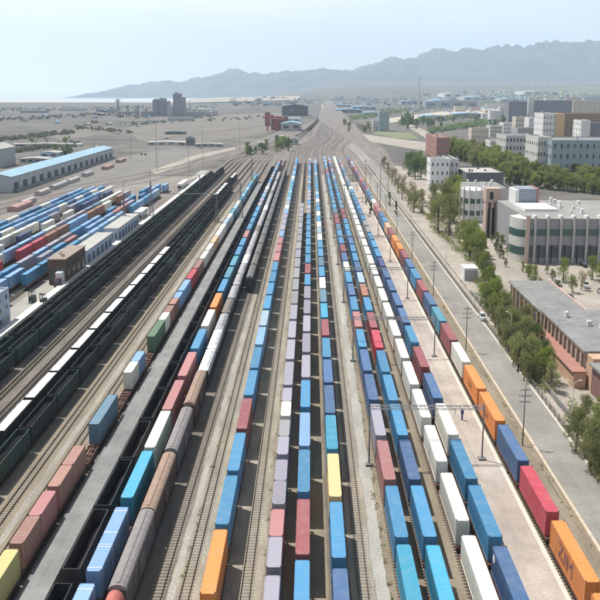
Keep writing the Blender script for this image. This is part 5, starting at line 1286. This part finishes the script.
def far_wood(name, areas, kind, label, cat, hm, lsz):
    rs = random.Random(len(areas) * 3 + 1); q = MB()
    for x0, x1, y0, y1, cnt in areas:
        for i in range(cnt):
            px = rs.uniform(x0, x1); py = y0 + (y1 - y0) * (px - x0) / (x1 - x0) + rs.uniform(-1, 1) * (.8 if y0 < 110 else 1.6); X, Y = P(px, py); z = terrain(X, Y); h = hm * rs.uniform(.5, 1.2); w = h * rs.uniform(.5, 1.1)
            for k in range(26):
                a = rs.uniform(0, 6.283); rr = rs.random() ** .5; zz = rs.uniform(0, 1); p = Vector((X + math.cos(a) * rr * w, Y + math.sin(a) * rr * w * 1.8, z + h * (.1 + .9 * zz) * (1 - .4 * rr)))
                u = Vector((rs.uniform(-1, 1), rs.uniform(-1, 1), rs.uniform(-.6, .6))).normalized() * lsz * h; v = u.cross(Vector((rs.uniform(-.5, .5), rs.uniform(-.5, .5), 1))).normalized() * lsz * h
                q.poly([p - u, p + v * .8, p + u, p - v * .8])
    tag(q.build(name, LEAF[kind]), label, cat, kind='stuff')
far_wood('distant_wood', [(380, 520, 112, 104, 120), (400, 480, 124, 116, 110), (430, 500, 132, 122, 110), (480, 600, 104, 97, 130), (350, 400, 120, 112, 50), (420, 600, 100, 94, 110), (300, 420, 101, 99, 70)], 'dark', 'dark green woods among the far factories and fields', 'woods', 7, .24)
far_wood('scrub', [(0, 215, 110, 107, 260), (0, 75, 140, 132, 110), (75, 130, 128, 132, 40), (0, 120, 120, 114, 120), (200, 320, 103, 101, 140), (120, 260, 124, 118, 50), (10, 60, 152, 146, 60)], 'scrub', 'dark scrub in thin bands over the left plain', 'scrub', 3.0, .4)
far_wood('verge_shrubs', [(386, 432, 172, 222, 90), (432, 470, 226, 262, 60), (470, 520, 270, 340, 70), (500, 545, 330, 392, 60), (572, 606, 410, 480, 60)], 'olive', 'low shrubs under the roadside trees', 'shrubs', 1.6, .16)
# ------------------------------------------------------------------ small clutter
M_clut = mat('clutter_metal', (.2, .18, .16), .8, var=.4)
for i, (px, py, c) in enumerate([(462, 412, 'blue')]):
    X, Y = P(px, py + 8, .9); r = empty('person', (X, Y, .9), 'person in blue workwear standing on the pinkish platform', 'person')
    q = MB(); q.tube((-.07, 0, 0), (-.05, 0, .85), .055, .085, n=8); q.tube((.07, .1, 0), (.05, 0, .85), .055, .085, n=8); q.tube((0, 0, .8), (0, 0, 1.42), .13, .17, n=10); q.tube((-.17, 0, 1.4), (-.21, .05, .85), .05, .035, n=6); q.tube((.17, 0, 1.4), (.21, -.05, .85), .05, .035, n=6); q.tube((0, 0, 1.4), (0, 0, 1.52), .05, n=6)
    q.tube((0, 0, 1.5), (0, 0, 1.72), .085, .09, n=10); q.build('body', mat('workwear_blue', (.05, .09, .22), .8), r)
    q = MB(); q.tube((0, 0, 1.68), (0, 0, 1.78), .1, .06, n=10); q.build('hard_hat', M_let2, r)

wd = MB(); rs = random.Random(21)
for X0, n_ in ((-29.8, 130), (-27.2, 120), (-12.3, 60), (7.6, 120), (24.2, 60), (29.35, 110), (-43.8, 60), (4.0, 50), (36.0, 120), (37.7, 160), (-4.7, 40)):
    for i in range(n_):
        y = 60 + 300 * rs.random() ** 1.5; x = X0 + rs.gauss(0, .12); h = rs.uniform(.12, .42)
        for k in range(7):
            p = Vector((x + rs.gauss(0, .12), y + rs.gauss(0, .3), rs.uniform(.02, h))); u = Vector((rs.uniform(-1, 1) * .6, rs.uniform(-1, 1), rs.uniform(-.5, .5))).normalized() * .12; v = u.cross(Vector((0, .3, 1))).normalized() * .07
            wd.poly([p - u, p + v, p + u, p - v])
tag(wd.build('weeds', LEAF['olive']), 'sparse weeds between the tracks', 'weeds', kind='stuff')
# ------------------------------------------------------------------ haze
hz = MB(); hz.box(-15500, 15500, -600, 17500, -190, 1000)
hm, n, b = principled('haze'); n.nodes.remove(b)
pv = n.nodes.new('ShaderNodeVolumePrincipled'); pv.inputs['Color'].default_value = (.64, .82, 1.0, 1); pv.inputs['Density'].default_value = .000098; pv.inputs['Anisotropy'].default_value = .1
n.links.new(pv.outputs[0], n.nodes['Material Output'].inputs['Volume'])
tag(hz.build('haze', hm), kind='stuff')
